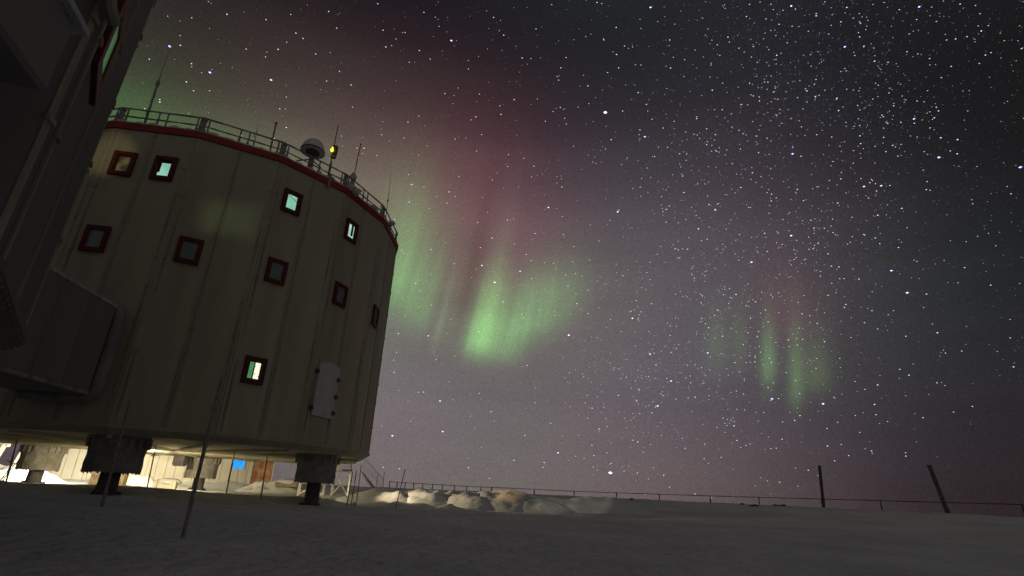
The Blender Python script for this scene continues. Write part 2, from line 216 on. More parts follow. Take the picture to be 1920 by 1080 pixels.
M_UNDER = mat('underside', (.66, .62, .48), .7, .15, 1.5)
M_LEG = mat('leg_skirt', (.27, .26, .25), .85, .25, 3., .6, 14.)
M_SHAFT = mat('leg_steel', (.10, .09, .10), .7, .3, 4.)
M_STEEL = mat('iced_steel', (.30, .29, .29), .7, .35, 9., .4, 40.)
M_WHITE = mat('white_panel', (.60, .59, .60), .6, .08, 2.5, .2, 15.)
M_BELLOW = mat('bellows_cloth', (.27, .27, .27), .9, .2, 3., .4, 12.)
M_BRIDGE = mat('bridge_wall', (.25, .245, .235), .7, .10, 1.5, .15, 10., streak=True)
M_BAMBOO = mat('stake', (.30, .28, .27), .8, .3, 12.)
M_WSTEEL = mat('white_steel', (.72, .70, .62), .7, .1, 6.)
M_SHED = mat('shed_wall', (.72, .70, .63), .8, .06, 1.0, .2, 6.)
M_DOOR = mat('orange_door', (.42, .14, .06), .7, .25, 2.2, .5, 6., col2=(.55, .38, .26))
M_WOOD = mat('crate_wood', (.33, .27, .18), .8, .3, 5.)
M_BLACK = mat('black_rubber', (.03, .03, .03), .7)
M_DOME = mat('radome', (.75, .74, .70), .6, .1, 3.)
def glow(name, c1, c2, scale, strength, lo=.4, hi=.6, kind='noise'):
    m = bpy.data.materials.new(name); m.use_nodes = True
    nt = m.node_tree; n = nt.nodes; l = nt.links
    b = n['Principled BSDF']; b.inputs['Roughness'].default_value = .25
    b.inputs['Base Color'].default_value = (.03, .035, .04, 1)
    t = n.new('ShaderNodeTexCoord')
    tx = n.new('ShaderNodeTexNoise') if kind == 'noise' else n.new('ShaderNodeTexVoronoi')
    tx.inputs['Scale'].default_value = scale
    l.new(t.outputs['Object'], tx.inputs['Vector'])
    cr = n.new('ShaderNodeValToRGB'); l.new(tx.outputs['Fac' if kind == 'noise' else 'Distance'], cr.inputs[0])
    cr.color_ramp.elements[0].position = lo; cr.color_ramp.elements[0].color = (*c1, 1)
    cr.color_ramp.elements[1].position = hi; cr.color_ramp.elements[1].color = (*c2, 1)
    l.new(cr.outputs[0], b.inputs['Emission Color']); b.inputs['Emission Strength'].default_value = strength
    return m
G_CYAN = glow('lit_pane_cyan', (.22, .50, .38), (.30, .60, .46), 1.5, .95)
G_GREEN = glow('lit_pane_green', (.20, .48, .30), (.42, .70, .52), 1.2, .95, .45, .52)
G_MIX = glow('lit_pane_white', (.50, .80, .66), (.32, .55, .44), 1.4, .95)
G_PLANT = glow('lit_pane_plants', (.08, .22, .05), (1., 1., .80), 9., 1.0, .30, .42)
G_PLANT2 = glow('green_shelf', (.05, .19, .06), (.07, .24, .08), 3., 1.0)
G_DIM = glow('dim_pane', (.018, .016, .008), (.085, .065, .022), 2.5, .9)
G_GREY = glow('faint_glow_pane', (.020, .027, .026), (.026, .032, .030), 2., .3)  # unlit glass, given a faint glow for its grey tone
G_BLUE = glow('blue_window', (.01, .28, .85), (.03, .42, .95), 5., 1.0)
G_YEL = glow('yellow_lamp', (.95, .85, .02), (1., .95, .05), 3., 1.3)
G_LAMP = glow('flood_lens', (1., .9, .7), (1., .95, .8), 3., 6.)
G_GRNDK = glow('dim_green_pane', (.02, .07, .028), (.035, .11, .04), 1.5, .8)

# ------------------------------------------------------------------ mesh helpers
class MB:
    def __init__(s): s.v = []; s.f = []
    def box(s, c, size, rot=None):
        i = len(s.v); hx, hy, hz = [q / 2 for q in size]
        for dx, dy, dz in ((-1,-1,-1),(1,-1,-1),(1,1,-1),(-1,1,-1),(-1,-1,1),(1,-1,1),(1,1,1),(-1,1,1)):
            p = Vector((dx*hx, dy*hy, dz*hz))
            if rot: p = rot @ p
            s.v.append(p + Vector(c))
        for q in ((0,3,2,1),(4,5,6,7),(0,1,5,4),(1,2,6,5),(2,3,7,6),(3,0,4,7)): s.f.append([i+k for k in q])
        return s
    def bx(s, x0, x1, y0, y1, z0, z1):
        return s.box(((x0+x1)/2, (y0+y1)/2, (z0+z1)/2), (abs(x1-x0), abs(y1-y0), abs(z1-z0)))
    def tube(s, a, b, r0, r1=None, n=8, seg=1, jit=0., cap=True):
        a, b = Vector(a), Vector(b); r1 = r0 if r1 is None else r1
        d = (b - a).normalized(); e = d.orthogonal().normalized(); g = d.cross(e); i0 = len(s.v)
        for k in range(seg + 1):
            t = k / seg; c = a.lerp(b, t)
            j = 1 + jit * random.uniform(-1, 1)
            if jit: c = c + (e * random.uniform(-1, 1) + g * random.uniform(-1, 1)) * r0 * jit * .4
            r = (r0 + (r1 - r0) * t) * j
            for q in range(n):
                w = 2 * math.pi * q / n; s.v.append(c + (e * math.cos(w) + g * math.sin(w)) * r)
        for k in range(seg):
            for q in range(n):
                A = i0 + k*n + q; B = i0 + k*n + (q+1) % n; s.f.append([A, B, B+n, A+n])
        if cap:
            s.f.append([i0 + q for q in range(n)][::-1]); s.f.append([i0 + seg*n + q for q in range(n)])
        return s
    def lathe(s, prof, n=24, c=(0, 0, 0), jit=0., close=True):
        i0 = len(s.v); c = Vector(c)
        for (r, z) in prof:
            for q in range(n):
                w = 2*math.pi*q/n; rr = r * (1 + jit*random.uniform(-1, 1)); zz = z + (jit*.6*random.uniform(-1, 1) if jit else 0)
                s.v.append(c + Vector((rr*math.cos(w), rr*math.sin(w), zz)))
        for k in range(len(prof)-1):
            for q in range(n):
                A = i0+k*n+q; B = i0+k*n+(q+1) % n; s.f.append([A, B, B+n, A+n])
        if close:
            s.f.append([i0+q for q in range(n)][::-1]); s.f.append([i0+(len(prof)-1)*n+q for q in range(n)])
        return s
    def lump(s, c, r, sc=(1, 1, 1), n=8, m=5, jit=.15):
        i0 = len(s.v); c = Vector(c)
        for k in range(m+1):
            th = math.pi * k / m
            for q in range(n):
                w = 2*math.pi*q/n; rr = r*(1+jit*random.uniform(-1, 1))
                s.v.append(c + Vector((rr*math.sin(th)*math.cos(w)*sc[0], rr*math.sin(th)*math.sin(w)*sc[1], rr*math.cos(th)*sc[2])))
        for k in range(m):
            for q in range(n):
                A = i0+k*n+q; B = i0+k*n+(q+1) % n; s.f.append([A, A+n, B+n, B])
        return s
    def build(s, name, m, parent=None, smooth=False, bevel=0.):
        me = bpy.data.meshes.new(name); me.from_pydata([tuple(v) for v in s.v], [], s.f); me.materials.append(m)
        me.validate()
        if smooth: me.polygons.foreach_set('use_smooth', [True]*len(me.polygons))
        o = bpy.data.objects.new(name, me); COL.objects.link(o)
        if parent: o.parent = parent
        if bevel:
            md = o.modifiers.new('bevel', 'BEVEL'); md.width = bevel; md.segments = 1
        return o
def tag(o, label=None, cat=None, group=None, kind=None):
    if label: o['label'] = label
    if cat: o['category'] = cat
    if group: o['group'] = group
    if kind: o['kind'] = kind
    return o
def empty(name, loc=(0, 0, 0), rz=0.):
    o = bpy.data.objects.new(name, None); COL.objects.link(o); o.location = loc; o.rotation_euler.z = rz
    o.empty_display_size = .3
    return o
def link_copy(o, parent=None, rz=None):
    c = o.copy(); COL.objects.link(c)
    if parent: c.parent = parent
    if rz is not None: c.rotation_euler.z = rz
    return c

# ------------------------------------------------------------------ terrain
def sm(a, b, x):
    t = min(1, max(0, (x-a)/(b-a))); return t*t*(3-2*t)
def ground(x, y, detail=True):
    D = math.hypot(x, y); az = math.degrees(math.atan2(x, y))
    # gentle rise away from the camera, stronger towards the left
    foot = .22 * sm(10, 24, D) + .24 * sm(-21, -34, az) * sm(8, 22, D)
    fmax = .60 + .54*sm(-24, -11, az) if -150 < az < 60 else 1.14
    fmax += (1.14-fmax)*sm(70, 200, D)
    far = fmax * sm(22, 52, D)
    if D > 200: far = 1.14 - .04*sm(200, 600, D)
    # snow platform under the tower, its near edge a low cut step
    nx, ny = -.744, .667
    s = (x+8.5)*nx + (y-25.5)*ny - .9
    s += .25*noise.noise(Vector((x*.35, y*.35, 3.1)))
    tpar = (x+8.5)*.667 + (y-25.5)*.744
    w = sm(4.5, 0.5, tpar) * sm(-60, -30, tpar)
    w *= sm(110, 150, D)*-1 + 1
    h = max(foot, far)
    plat = .52 + .15*sm(-21, -34, az) - .14*sm(29, 37, D) + .20*sm(41, 46, D)
    h2 = h + (max(plat, h) - h) * sm(0, .55, s)
    h = h*(1-w) + h2*w
    if detail:
        k = 1.0 if D < 90 else 90./D
        h += k*(.075*noise.noise(Vector((x*.25+7, y*.6, 0))) + .050*abs(noise.noise(Vector((x*.7+y*.2, y*1.9, 5)))))
        if D < 30: h += .016*noise.noise(Vector((x*2.1, y*5.2, 9)))
        if D > 300: h += .6*noise.noise(Vector((x*.004, y*.004, 2)))
    if D > 600: h -= (D-600)*.0002
    return h
def build_ground():
    rs = [0.4]
    while rs[-1] < 7000:
        r = rs[-1]
        rs.append(r + (.12 + r*.012 if r < 12 else .17 if r < 46 else .4 if r < 70 else r*.03))
    azs = list(np.arange(-52, 52.01, .3)) + list(np.arange(56, 308, 4.))
    n = len(azs); V = [(0, 0, ground(0, 0, False))]; F = []
    for r in rs:
        for a in azs:
            x, y = r*math.sin(R_(a)), r*math.cos(R_(a)); V.append((x, y, ground(x, y)))
    for q in range(n): F.append([0, 1+(q+1) % n, 1+q])
    for k in range(len(rs)-1):
        b = 1+k*n
        for q in range(n):
            q2 = (q+1) % n; F.append([b+q, b+q2, b+n+q2, b+n+q])
    me = bpy.data.meshes.new('snow_ground'); me.from_pydata(V, [], F); me.materials.append(M_SNOW)
    me.polygons.foreach_set('use_smooth', [True]*len(F))
    o = bpy.data.objects.new('snow_ground', me); COL.objects.link(o); tag(o, kind='structure')
    # faces up
    if me.polygons[len(F)//2].normal.z < 0: me.flip_normals()
build_ground()

# ------------------------------------------------------------------ stars
def build_stars():
    V = []; F = []; C = []
    rnd = random.Random(5)
    RAD = 9000.
    def star(d, w, col):
        d = Vector(d).normalized(); c = d*RAD
        ex = d.cross(Vector((0, 0, 1))).normalized(); ey = ex.cross(d).normalized()
        t = rnd.uniform(.05, .25); ax = ex*math.cos(t) - ey*math.sin(t); ay = ey*math.cos(t) + ex*math.sin(t)
        L = w*1.35*RAD; Wd = w*.8*RAD; i = len(V)
        for p in (c-ax*L, c+ay*Wd, c+ax*L, c-ay*Wd, c+d*Wd, c-d*Wd): V.append(p)
        for q in ((0,1,5),(1,2,5),(2,3,5),(3,0,5),(1,0,4),(2,1,4),(3,2,4),(0,3,4)): F.append([i+k for k in q]); C.append(col)
    base = ((1., .95, .93), (.62, .60, 1.), (1., .72, .66))
    for (x, y, z, s, c) in STARS:
        w = {2: .00076, 3: .00115, 4: .0020}[s]*rnd.uniform(.85, 1.15); b = {2: .70, 3: 1.05, 4: 1.8}[s]
        col = base[c] if c else (1., .94+.06*rnd.random(), .9+.1*rnd.random())
        star((x, y, z), w, tuple(q*b for q in col))
        if s >= 3:  # soft violet companion glow of the bright ones
            star((x+.0006, y, z+.0004), w*1.5, (.16, .11, .36))
    mw0 = Vector((math.sin(R_(24))*math.cos(R_(18)), math.cos(R_(24))*math.cos(R_(18)), math.sin(R_(18))))
    mw1 = Vector((math.sin(R_(50))*math.cos(R_(52)), math.cos(R_(50))*math.cos(R_(52)), math.sin(R_(52))))
    pole = mw0.cross(mw1).normalized()
    n = 0
    while n < 21000:
        z = rnd.random(); a = rnd.uniform(-math.pi, math.pi)
        if abs(a) > 1.2 and rnd.random() > .2: continue
        r = math.sqrt(1-z*z); d = Vector((math.sin(a)*r, math.cos(a)*r, z))
        band = math.exp(-(d.dot(pole)/.20)**2)
        cl = .5 + .5*noise.noise(d*9)
        low = sm(0.0, .22, z)
        if rnd.random() > (.13 + .87*band*cl*1.8)*(.14+.86*low): continue
        u = rnd.random(); m = u**4.5
        w = .00038 + .00036*m; b = (.07 + .62*m)*(1.15 if band > .5 else .9)
        t = rnd.random()
        col = (.62, .62, 1.) if t < .62*band+.12 else (1., .93, .9) if t < .9 else (1., .74, .66)
        star(d, w, tuple(q*b for q in col)); n += 1
    me = bpy.data.meshes.new('stars'); me.from_pydata([tuple(v) for v in V], [], F)
    at = me.attributes.new('glow', 'FLOAT_COLOR', 'FACE')
    buf = np.ones((len(F), 4), 'f'); buf[:, :3] = np.array(C, 'f'); at.data.foreach_set('color', buf.ravel())
    m = bpy.data.materials.new('starlight'); m.use_nodes = True; nt = m.node_tree; nt.nodes.clear()
    a = nt.nodes.new('ShaderNodeAttribute'); a.attribute_name = 'glow'
    e = nt.nodes.new('ShaderNodeEmission'); tr = nt.nodes.new('ShaderNodeBsdfTransparent'); ad = nt.nodes.new('ShaderNodeAddShader')
    o_ = nt.nodes.new('ShaderNodeOutputMaterial')
    nt.links.new(a.outputs['Color'], e.inputs[0]); nt.links.new(e.outputs[0], ad.inputs[0]); nt.links.new(tr.outputs[0], ad.inputs[1])
    nt.links.new(ad.outputs[0], o_.inputs[0])
    m.cycles.emission_sampling = 'NONE'
    me.materials.append(m)
    o = bpy.data.objects.new('stars', me); COL.objects.link(o)
    tag(o, 'thousands of white and bluish stars scattered over the night sky', 'stars', kind='stuff')
build_stars()

# ------------------------------------------------------------------ the station towers
RAD = 9.25; APO = RAD*math.cos(R_(10)); SIDE = 2*RAD*math.sin(R_(10))
ZB, ZT = 2.69, 14.26      # foot of the wall, foot of the red trim
UND = 2.40
def window_set(parent, rz, row, u0, u1, kind, label=None, dep=.125):
    """red framed square window: frame > reveal, sash, pane"""
    z1, z0 = {0: (13.15, 12.08), 1: (9.83, 8.78), 2: (5.65, 4.61), 3: (6.12, 5.05)}[row]
    t0, t1 = (u0-.5)*SIDE, (u1-.5)*SIDE
    b = .155; X0, X1 = APO+.002, APO+dep
    m = MB().bx(X0, X1, t0, t1, z1-b, z1).bx(X0, X1, t0, t1, z0, z0+b).bx(X0, X1, t0, t0+b, z0+b, z1-b).bx(X0, X1, t1-b, t1, z0+b, z1-b)
    f = m.build('window', M_REDF, parent, bevel=.005); f.rotation_euler.z = rz
    if label: f['label'] = label
    i0, i1, j0, j1 = t0+b, t1-b, z0+b, z1-b
    sb = .05
    s = MB().bx(X0, X0+.05, i0, i1, j1-sb, j1).bx(X0, X0+.05, i0, i1, j0, j0+sb).bx(X0, X0+.05, i0, i0+sb, j0+sb, j1-sb).bx(X0, X0+.05, i1-sb, i1, j0+sb, j1-sb)
    s.build('sash', M_REDF if kind != 'grey' else M_STEEL, f)
    px = X0+.022
    def pane(nm, a0, a1, c0, c1, mt, off=0.): MB().bx(px-.01+off, px+.0+off, a0, a1, c0, c1).build(nm, mt, f)
    a0, a1, c0, c1 = i0+sb, i1-sb, j0+sb, j1-sb; w = a1-a0; h = c1-c0
    back = {'grey': G_GREY, 'dim': G_DIM}.get(kind, M_BLACK)
    pane('pane', a0, a1, c0, c1, back)
    if kind == 'cyan': pane('blind', a0+w*.16, a1, c0, c1-h*.12, G_CYAN, .006); pane('blind', a0, a0+w*.16, c0, c0+h*.22, G_CYAN, .006)
    if kind == 'green':
        o = MB(); o.v = [Vector((px+.006, a0, c0)), Vector((px+.006, a1, c0)), Vector((px+.006, a1, c0+h*.62)), Vector((px+.006, a0, c1))]; o.f = [[0,1,2,3]]; o.build('blind', G_CYAN, f)
        o = MB(); o.v = [Vector((px+.006, a0+.04, c1)), Vector((px+.006, a1, c0+h*.66)), Vector((px+.006, a1, c1))]; o.f = [[0,1,2]]; o.build('blind', G_GREEN, f)
    if kind == 'narrow': pane('blind', a0, a0+w*.52, c0, c1, G_MIX, .006); pane('blind', a0+w*.9, a1, c0, c1, G_MIX, .006); pane('blind', a0+w*.52, a0+w*.9, c0, c0+h*.15, G_MIX, .006)
    if kind == 'plants': pane('shelf', a0, a0+w*.40, c0, c1, G_PLANT2, .006); pane('plants', a0+w*.52, a1, c0, c1, G_PLANT, .006)
    if kind == 'greenish': pane('blind', a0, a1, c0, c1, G_GRNDK, .006)
    return f

def tower(label, cat, center, phase, windows, extra=None):
    M_WALL = M_WALL_SHADED if extra else M_WALL_BEIGE
    T = empty('station_tower', (center[0], center[1], 0), 0)
    tag(T, label, cat, 'twin station towers')
    def rz(i): return phase + R_(20*(i+.5))
    # one facet of each kind, then copies round the tower
    pw = SIDE/2
    g = .007
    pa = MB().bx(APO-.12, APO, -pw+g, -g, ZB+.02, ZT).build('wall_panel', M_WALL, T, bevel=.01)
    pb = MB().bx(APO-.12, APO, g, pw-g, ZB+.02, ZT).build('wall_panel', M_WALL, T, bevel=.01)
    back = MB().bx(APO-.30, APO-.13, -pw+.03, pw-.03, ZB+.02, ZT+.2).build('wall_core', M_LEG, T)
    def strips(m, t, w):
        z = ZB+.05
        m.bx(APO-.01, APO+.010, t-w, t+w, z, ZT-.02)
        for zz in (6.4, 10.3, ZT-.02): m.bx(APO-.008, APO+.03, t-w-.01, t+w+.01, zz-.16, zz-.06)
    battens = []
    for nm, t, w in (('joint_strip', -.075, .030), ('joint_strip', .075, .030), ('corner_strip', -pw+.15, .050), ('corner_strip', pw-.15, .050)):
        m = MB(); strips(m, t, w)
        if nm == 'corner_strip':
            for zz in (4.0, 5.2, 7.6, 8.8, 11.5, 12.7): m.bx(APO-.01, APO+.04, t-.06, t+.06, zz, zz+.05)
        battens.append(m.build(nm, M_STRIP, T))
    s2 = (APO+.07)*math.tan(R_(10))
    tr = MB(); a, b_ = APO+.02, APO+.07
    tr.bx(a-.2, b_, -s2, s2, ZT, ZT+.30)
    trim = tr.build('red_trim', M_RED, T)
    # base rim: tapering skirt under the wall
    m = MB(); r0, r1 = APO+.06, APO-.30
    for (ra, za, rb, zb) in ((r0, ZB+.02, r0, ZB-.07), (r0, ZB-.07, r0-.10, ZB-.14), (r0-.10, ZB-.14, r1, UND)):
        ta, tb = ra*math.tan(R_(10)), rb*math.tan(R_(10)); i = len(m.v)
        m.v += [Vector((ra, -ta, za)), Vector((ra, ta, za)), Vector((rb, tb, zb)), Vector((rb, -tb, zb))]; m.f.append([i+3, i+2, i+1, i])
    ta = r0*math.tan(R_(10)); i = len(m.v)
    m.v += [Vector((r0, -ta, ZB+.02)), Vector((r0, ta, ZB+.02)), Vector((APO-.15, ta-.03, ZB+.02)), Vector((APO-.15, -ta+.03, ZB+.02))]; m.f.append([i, i+1, i+2, i+3])
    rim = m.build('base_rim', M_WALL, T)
    # railing section of one facet
    zr = ZT+.36; ri = APO-.10; hw = ri*math.tan(R_(10))
    def rail_section(seed):
        random.seed(seed)
        R0 = empty('railing', (0, 0, 0)); R0.parent = T
        MB().tube((ri, -hw, zr+.72), (ri, hw, zr+.72), .036, n=6, seg=14, jit=.22).build('rail', M_STEEL, R0)
        MB().tube((ri, -hw, zr+.33), (ri, hw, zr+.33), .031, n=6, seg=14, jit=.3).build('rail', M_STEEL, R0)
        for t in (-hw+.22, -.16, .18, hw-.22):
            MB().tube((ri, t, zr-.12), (ri, t, zr+.72), .042, .034, n=6, seg=6, jit=.35).build('post', M_STEEL, R0)
        for t, yw in ((-hw+.06, .13), (hw-.06, .13)):
            m = MB().box((ri, t, zr+.40), (.035, yw, .56)); m.lump((ri, t, zr+.12), .10, (1, 1, .8)); m.lump((ri, t+.02, zr+.64), .07)
            m.build('corner_plate', M_STEEL, R0)
        return R0
    rails = [rail_section(k) for k in (3, 8, 21)]
    # lumpy snow crust along the edge of the roof
    def crust(seed):
        m = MB(); random.seed(seed)
        n = 26; i0 = 0; t1 = (APO-.02)*math.tan(R_(10))
        for k in range(n+1):
            t = -t1 + 2*t1*k/n; hz = .10+.10*noise.noise(Vector((t*2.3+seed, 1, 0)))+.05*random.random()
            m.v += [Vector((APO+.055, t, ZT+.302)), Vector((APO-.02, t, ZT+.302+hz)), Vector((APO-.42, t, ZT+.302+hz*.8)), Vector((APO-.7, t, ZT+.302))]
        for k in range(n):
            for q in range(3): A = k*4+q; m.f.append([A, A+4, A+5, A+1])
        return m.build('roof_edge_snow', M_FROST, T)
    crusts = [crust(k) for k in (1, 5)]
    for o in (pa, pb, back, trim, rim, *battens): o.rotation_euler.z = rz(0)
    rails[0].rotation_euler.z = rz(0); rails[1].rotation_euler.z = rz(1); rails[2].rotation_euler.z = rz(2)
    crusts[0].rotation_euler.z = rz(0); crusts[1].rotation_euler.z = rz(1)
    for i in range(1, 18):
        for o in (pa, pb, back, trim, rim, *battens): link_copy(o, T, rz(i))
        if i > 2:
            src = rails[i % 3]; c = link_copy(src, T, rz(i))
            for ch in src.children: link_copy(ch, c)
        if i > 1: link_copy(crusts[i % 2], T, rz(i))
    # roof and floor
    def ngon(r, z, flip=False):
        m = MB(); m.v = [Vector((r*math.cos(phase+R_(20*k)), r*math.sin(phase+R_(20*k)), z)) for k in range(18)]
        m.f = [list(range(18))[::-1] if flip else list(range(18))]; return m
    ngon(RAD-.10, ZT+.295).build('roof', M_FROST, T)
    m = ngon(RAD-.31, UND+.001, True)
    m.build('floor_slab', M_UNDER, T)
    m = MB()
    for k in range(9):
        w = phase+R_(20*k); rr = RAD-.45
        m.box((0, 0, UND-.055), (2*rr, .14, .11), Matrix.Rotation(w, 3, 'Z'))
    m.build('floor_beams', M_UNDER, T, ).data.name = 'floor_beams'
    # legs
    leg_phase = {1: R_(48), 2: phase+R_(10)}[1 if extra is None else 2]
    for k in range(6):
        w = leg_phase+R_(60*k); lx, ly = 7.75*math.cos(w), 7.75*math.sin(w)
        random.seed(40+k)
        gz = ground(center[0]+lx, center[1]+ly, False)
        L = MB().lathe([(.80, 1.23), (.86, 1.20), (.87, 1.45), (.85, 1.75), (.87, 2.0), (.90, 2.12), (.90, UND-.01)], 34, (lx, ly, 0), .012).build('leg', M_LEG, T)
        fl = MB().lathe([(.96, UND-.10), (.97, UND-.002)], 30, (lx, ly, 0))
        for q in range(20):
            a = 2*math.pi*q/20
            if random.random() < .12: continue
            fl.box((lx+.93*math.cos(a), ly+.93*math.sin(a), UND-.22), (.09, .07+.07*random.random(), .26+.10*random.random()), Matrix.Rotation(a, 3, 'Z'))
        fl.build('leg_flange', M_LEG, L)
        ice = MB()
        for q in range(26):
            a = 2*math.pi*q/26+random.random()*.1; ll = random.uniform(.03, .14)
            ice.tube((lx+.82*math.cos(a), ly+.82*math.sin(a), 1.24), (lx+.83*math.cos(a), ly+.83*math.sin(a), 1.22-ll*.6), .06, .02, 5)
        tag(ice.build('rime', M_LEG, L), kind='stuff')
        sh = MB().lathe([(.42, gz-.5), (.41, gz+.02), (.37, gz+.10), (.32, gz+.16), (.31, gz+.5), (.31, 1.3)], 18, (lx, ly, 0), .03)
        for q in range(7):
            a = random.uniform(0, 6.28); sh.lump((lx+.42*math.cos(a), ly+.42*math.sin(a), gz+.06), random.uniform(.05, .11))
        sh.build('shaft', M_SHAFT, L)
    for (fi, row, kind, u0, u1) in windows:
        window_set(T, rz(fi), row, u0, u1, kind, dep=.125 if kind != 'greenish' else .055)
    return T, rz
U0, U1, W0, W1 = .132, .391, .608, .864
C1 = (-16.085, 27.112)
wins1 = [(0, 0, 'dim', U0, U1), (0, 0, 'cyan', W0, W1), (2, 0, 'green', U0, U1), (3, 0, 'narrow', U0, U1),
         (0, 1, 'grey', U0, U1), (1, 1, 'grey', U0, U1), (2, 1, 'grey', U0, U1), (3, 1, 'grey', U0, U1), (4, 1, 'grey', U0, U1),
         (2, 2, 'plants', U0, U1),
         (6, 1, 'grey', U0, U1), (8, 0, 'grey', U0, U1), (8, 1, 'grey', U0, U1), (10, 2, 'grey', U0, U1), (12, 1, 'grey', U0, U1), (14, 1, 'grey', U0, U1), (16, 0, 'grey', U0, U1)]
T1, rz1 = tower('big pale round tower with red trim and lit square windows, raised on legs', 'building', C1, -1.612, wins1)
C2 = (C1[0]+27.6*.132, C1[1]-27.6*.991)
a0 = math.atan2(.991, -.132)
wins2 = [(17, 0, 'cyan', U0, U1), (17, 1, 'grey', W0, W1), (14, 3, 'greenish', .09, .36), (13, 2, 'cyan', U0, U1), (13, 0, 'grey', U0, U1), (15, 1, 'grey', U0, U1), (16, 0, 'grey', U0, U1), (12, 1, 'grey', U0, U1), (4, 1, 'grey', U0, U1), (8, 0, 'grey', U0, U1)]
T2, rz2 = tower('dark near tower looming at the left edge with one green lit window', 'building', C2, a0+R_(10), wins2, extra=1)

# escape door on the big tower: hatch > hinge
dz0, dz1 = 3.80, 5.98
def facet_local(u): return (u-.5)*SIDE
m = MB(); t0, t1 = facet_local(.10), facet_local(.50)
n = 8
m.bx(APO+.03, APO+.10, t0, t1, dz0, dz1)
for k in range(n):
    w0 = t0+(t1-t0)*k/n; w1 = t0+(t1-t0)*(k+1)/n
    hh = .16*math.sin(math.pi*(k+.5)/n)**.6
    m.bx(APO+.03, APO+.10, w0, w1, dz1, dz1+hh)
d = m.build('escape_hatch', M_WHITE, T1); d.rotation_euler.z = rz1(3)
for z in (4.0, 4.7, 5.45):
    h = MB().bx(APO+.05, APO+.14, t1-.05, t1+.12, z, z+.09).bx(APO+.10, APO+.15, t1-.10, t1+.02, z-.05, z+.14).build('latch', M_SHAFT, d)
for z in (4.02, 5.55):
    MB().bx(APO+.03, APO+.15, t0-.17, t0-.02, z, z+.16).build('hinge', M_SHAFT, d)
MB().tube((APO+.09, t0-.09, 4.1), (APO+.09, t0-.09, 5.9), .022, n=6).build('guide_rod', M_STRIP, d)

# unseen gobo added on the near tower to square its window-light patch
d_ = (Vector((-11.63, 19.16, 11.04))-Vector((-13.3, 9.25, 9.6))).normalized()
hl = empty('light_gobo', (-13.3, 9.25, 9.6)); hl.rotation_mode = 'QUATERNION'; hl.rotation_quaternion = d_.to_track_quat('X', 'Z')
hl.parent = T2; hl.matrix_parent_inverse = Matrix.Translation((-C2[0], -C2[1], 0))
for (y_, z_, a_, b_) in ((.0475, 0, .01, .105), (-.0475, 0, .01, .105), (0, .0425, .085, .01), (0, -.0425, .085, .01)):
    MB().box((.30, y_*1.0, z_), (.52, a_, b_)).build('gobo_plate', M_SHAFT, hl)
MB().box((-.06, 0, 0), (.1, .14, .14)).build('gobo_back', M_SHAFT, hl)
# duct and bracket on the near tower
m = MB().bx(APO+.02, APO+.40, -.95, .62, 3.75, 4.4); du = m.build('wall_duct', M_BRIDGE, T2, bevel=.03); du.rotation_euler.z = rz2(13)
MB().box((APO+.22, -.15, 4.435), (.46, 1.7, .06)).build('duct_lid', M_FROST, du)
st = MB().tube((APO+.04, .2, 7.6), (APO+.38, .2, 4.45), .04, n=6).tube((APO+.10, .4, 5.9), (APO+.10, 1.6, 5.35), .06, n=8, seg=6, jit=.3); st = st.build('duct_bracket', M_STRIP, T2); st.rotation_euler.z = rz2(13)
bl = MB()
for i_ in (13, 14, 15):
    for k in range(14):
        t = -SIDE/2+SIDE*(k+.5)/14; c, s = math.cos(rz2(i_)), math.sin(rz2(i_)); x, y = APO+.03, t
        bl.lump((x*c-y*s, x*s+y*c, ZB-.10), .022, n=6, m=3)
tag(bl.build('rim_bolts', M_BRIDGE, T2), kind='stuff')

# ------------------------------------------------------------------ walkway between the towers
B = empty('covered_walkway', (C1[0]+.132*APO, C1[1]-.991*APO, 0), math.atan2(-.991, .132))
tag(B, 'dark closed walkway joining the two towers above the snow', 'walkway')
LEN = 27.6-2*APO; HW = 1.12; b0, b1 = 3.54, 6.50
npan = 6; x0 = .72; dx = (LEN-x0-.4)/npan
for side in (1, -1):
    for k in range(npan):
        MB().bx(x0+dx*k+.012, x0+dx*(k+1)-.012, side*HW, side*(HW-.08), b0+.10, b1).build('side_panel', M_BRIDGE, B, bevel=.008)
    MB().bx(x0, LEN-.4, side*(HW+.01), side*(HW-.10), b0-.02, b0+.09).build('lower_beam', M_STRIP, B)
MB().bx(x0, LEN-.4, -HW+.09, HW-.09, b0-.01, b0+.08).build('walkway_floor', M_BRIDGE, B)
MB().bx(x0, LEN-.4, -HW-.04, HW+.04, b1+.003, b1+.12).build('walkway_roof', M_FROST, B, bevel=.03)
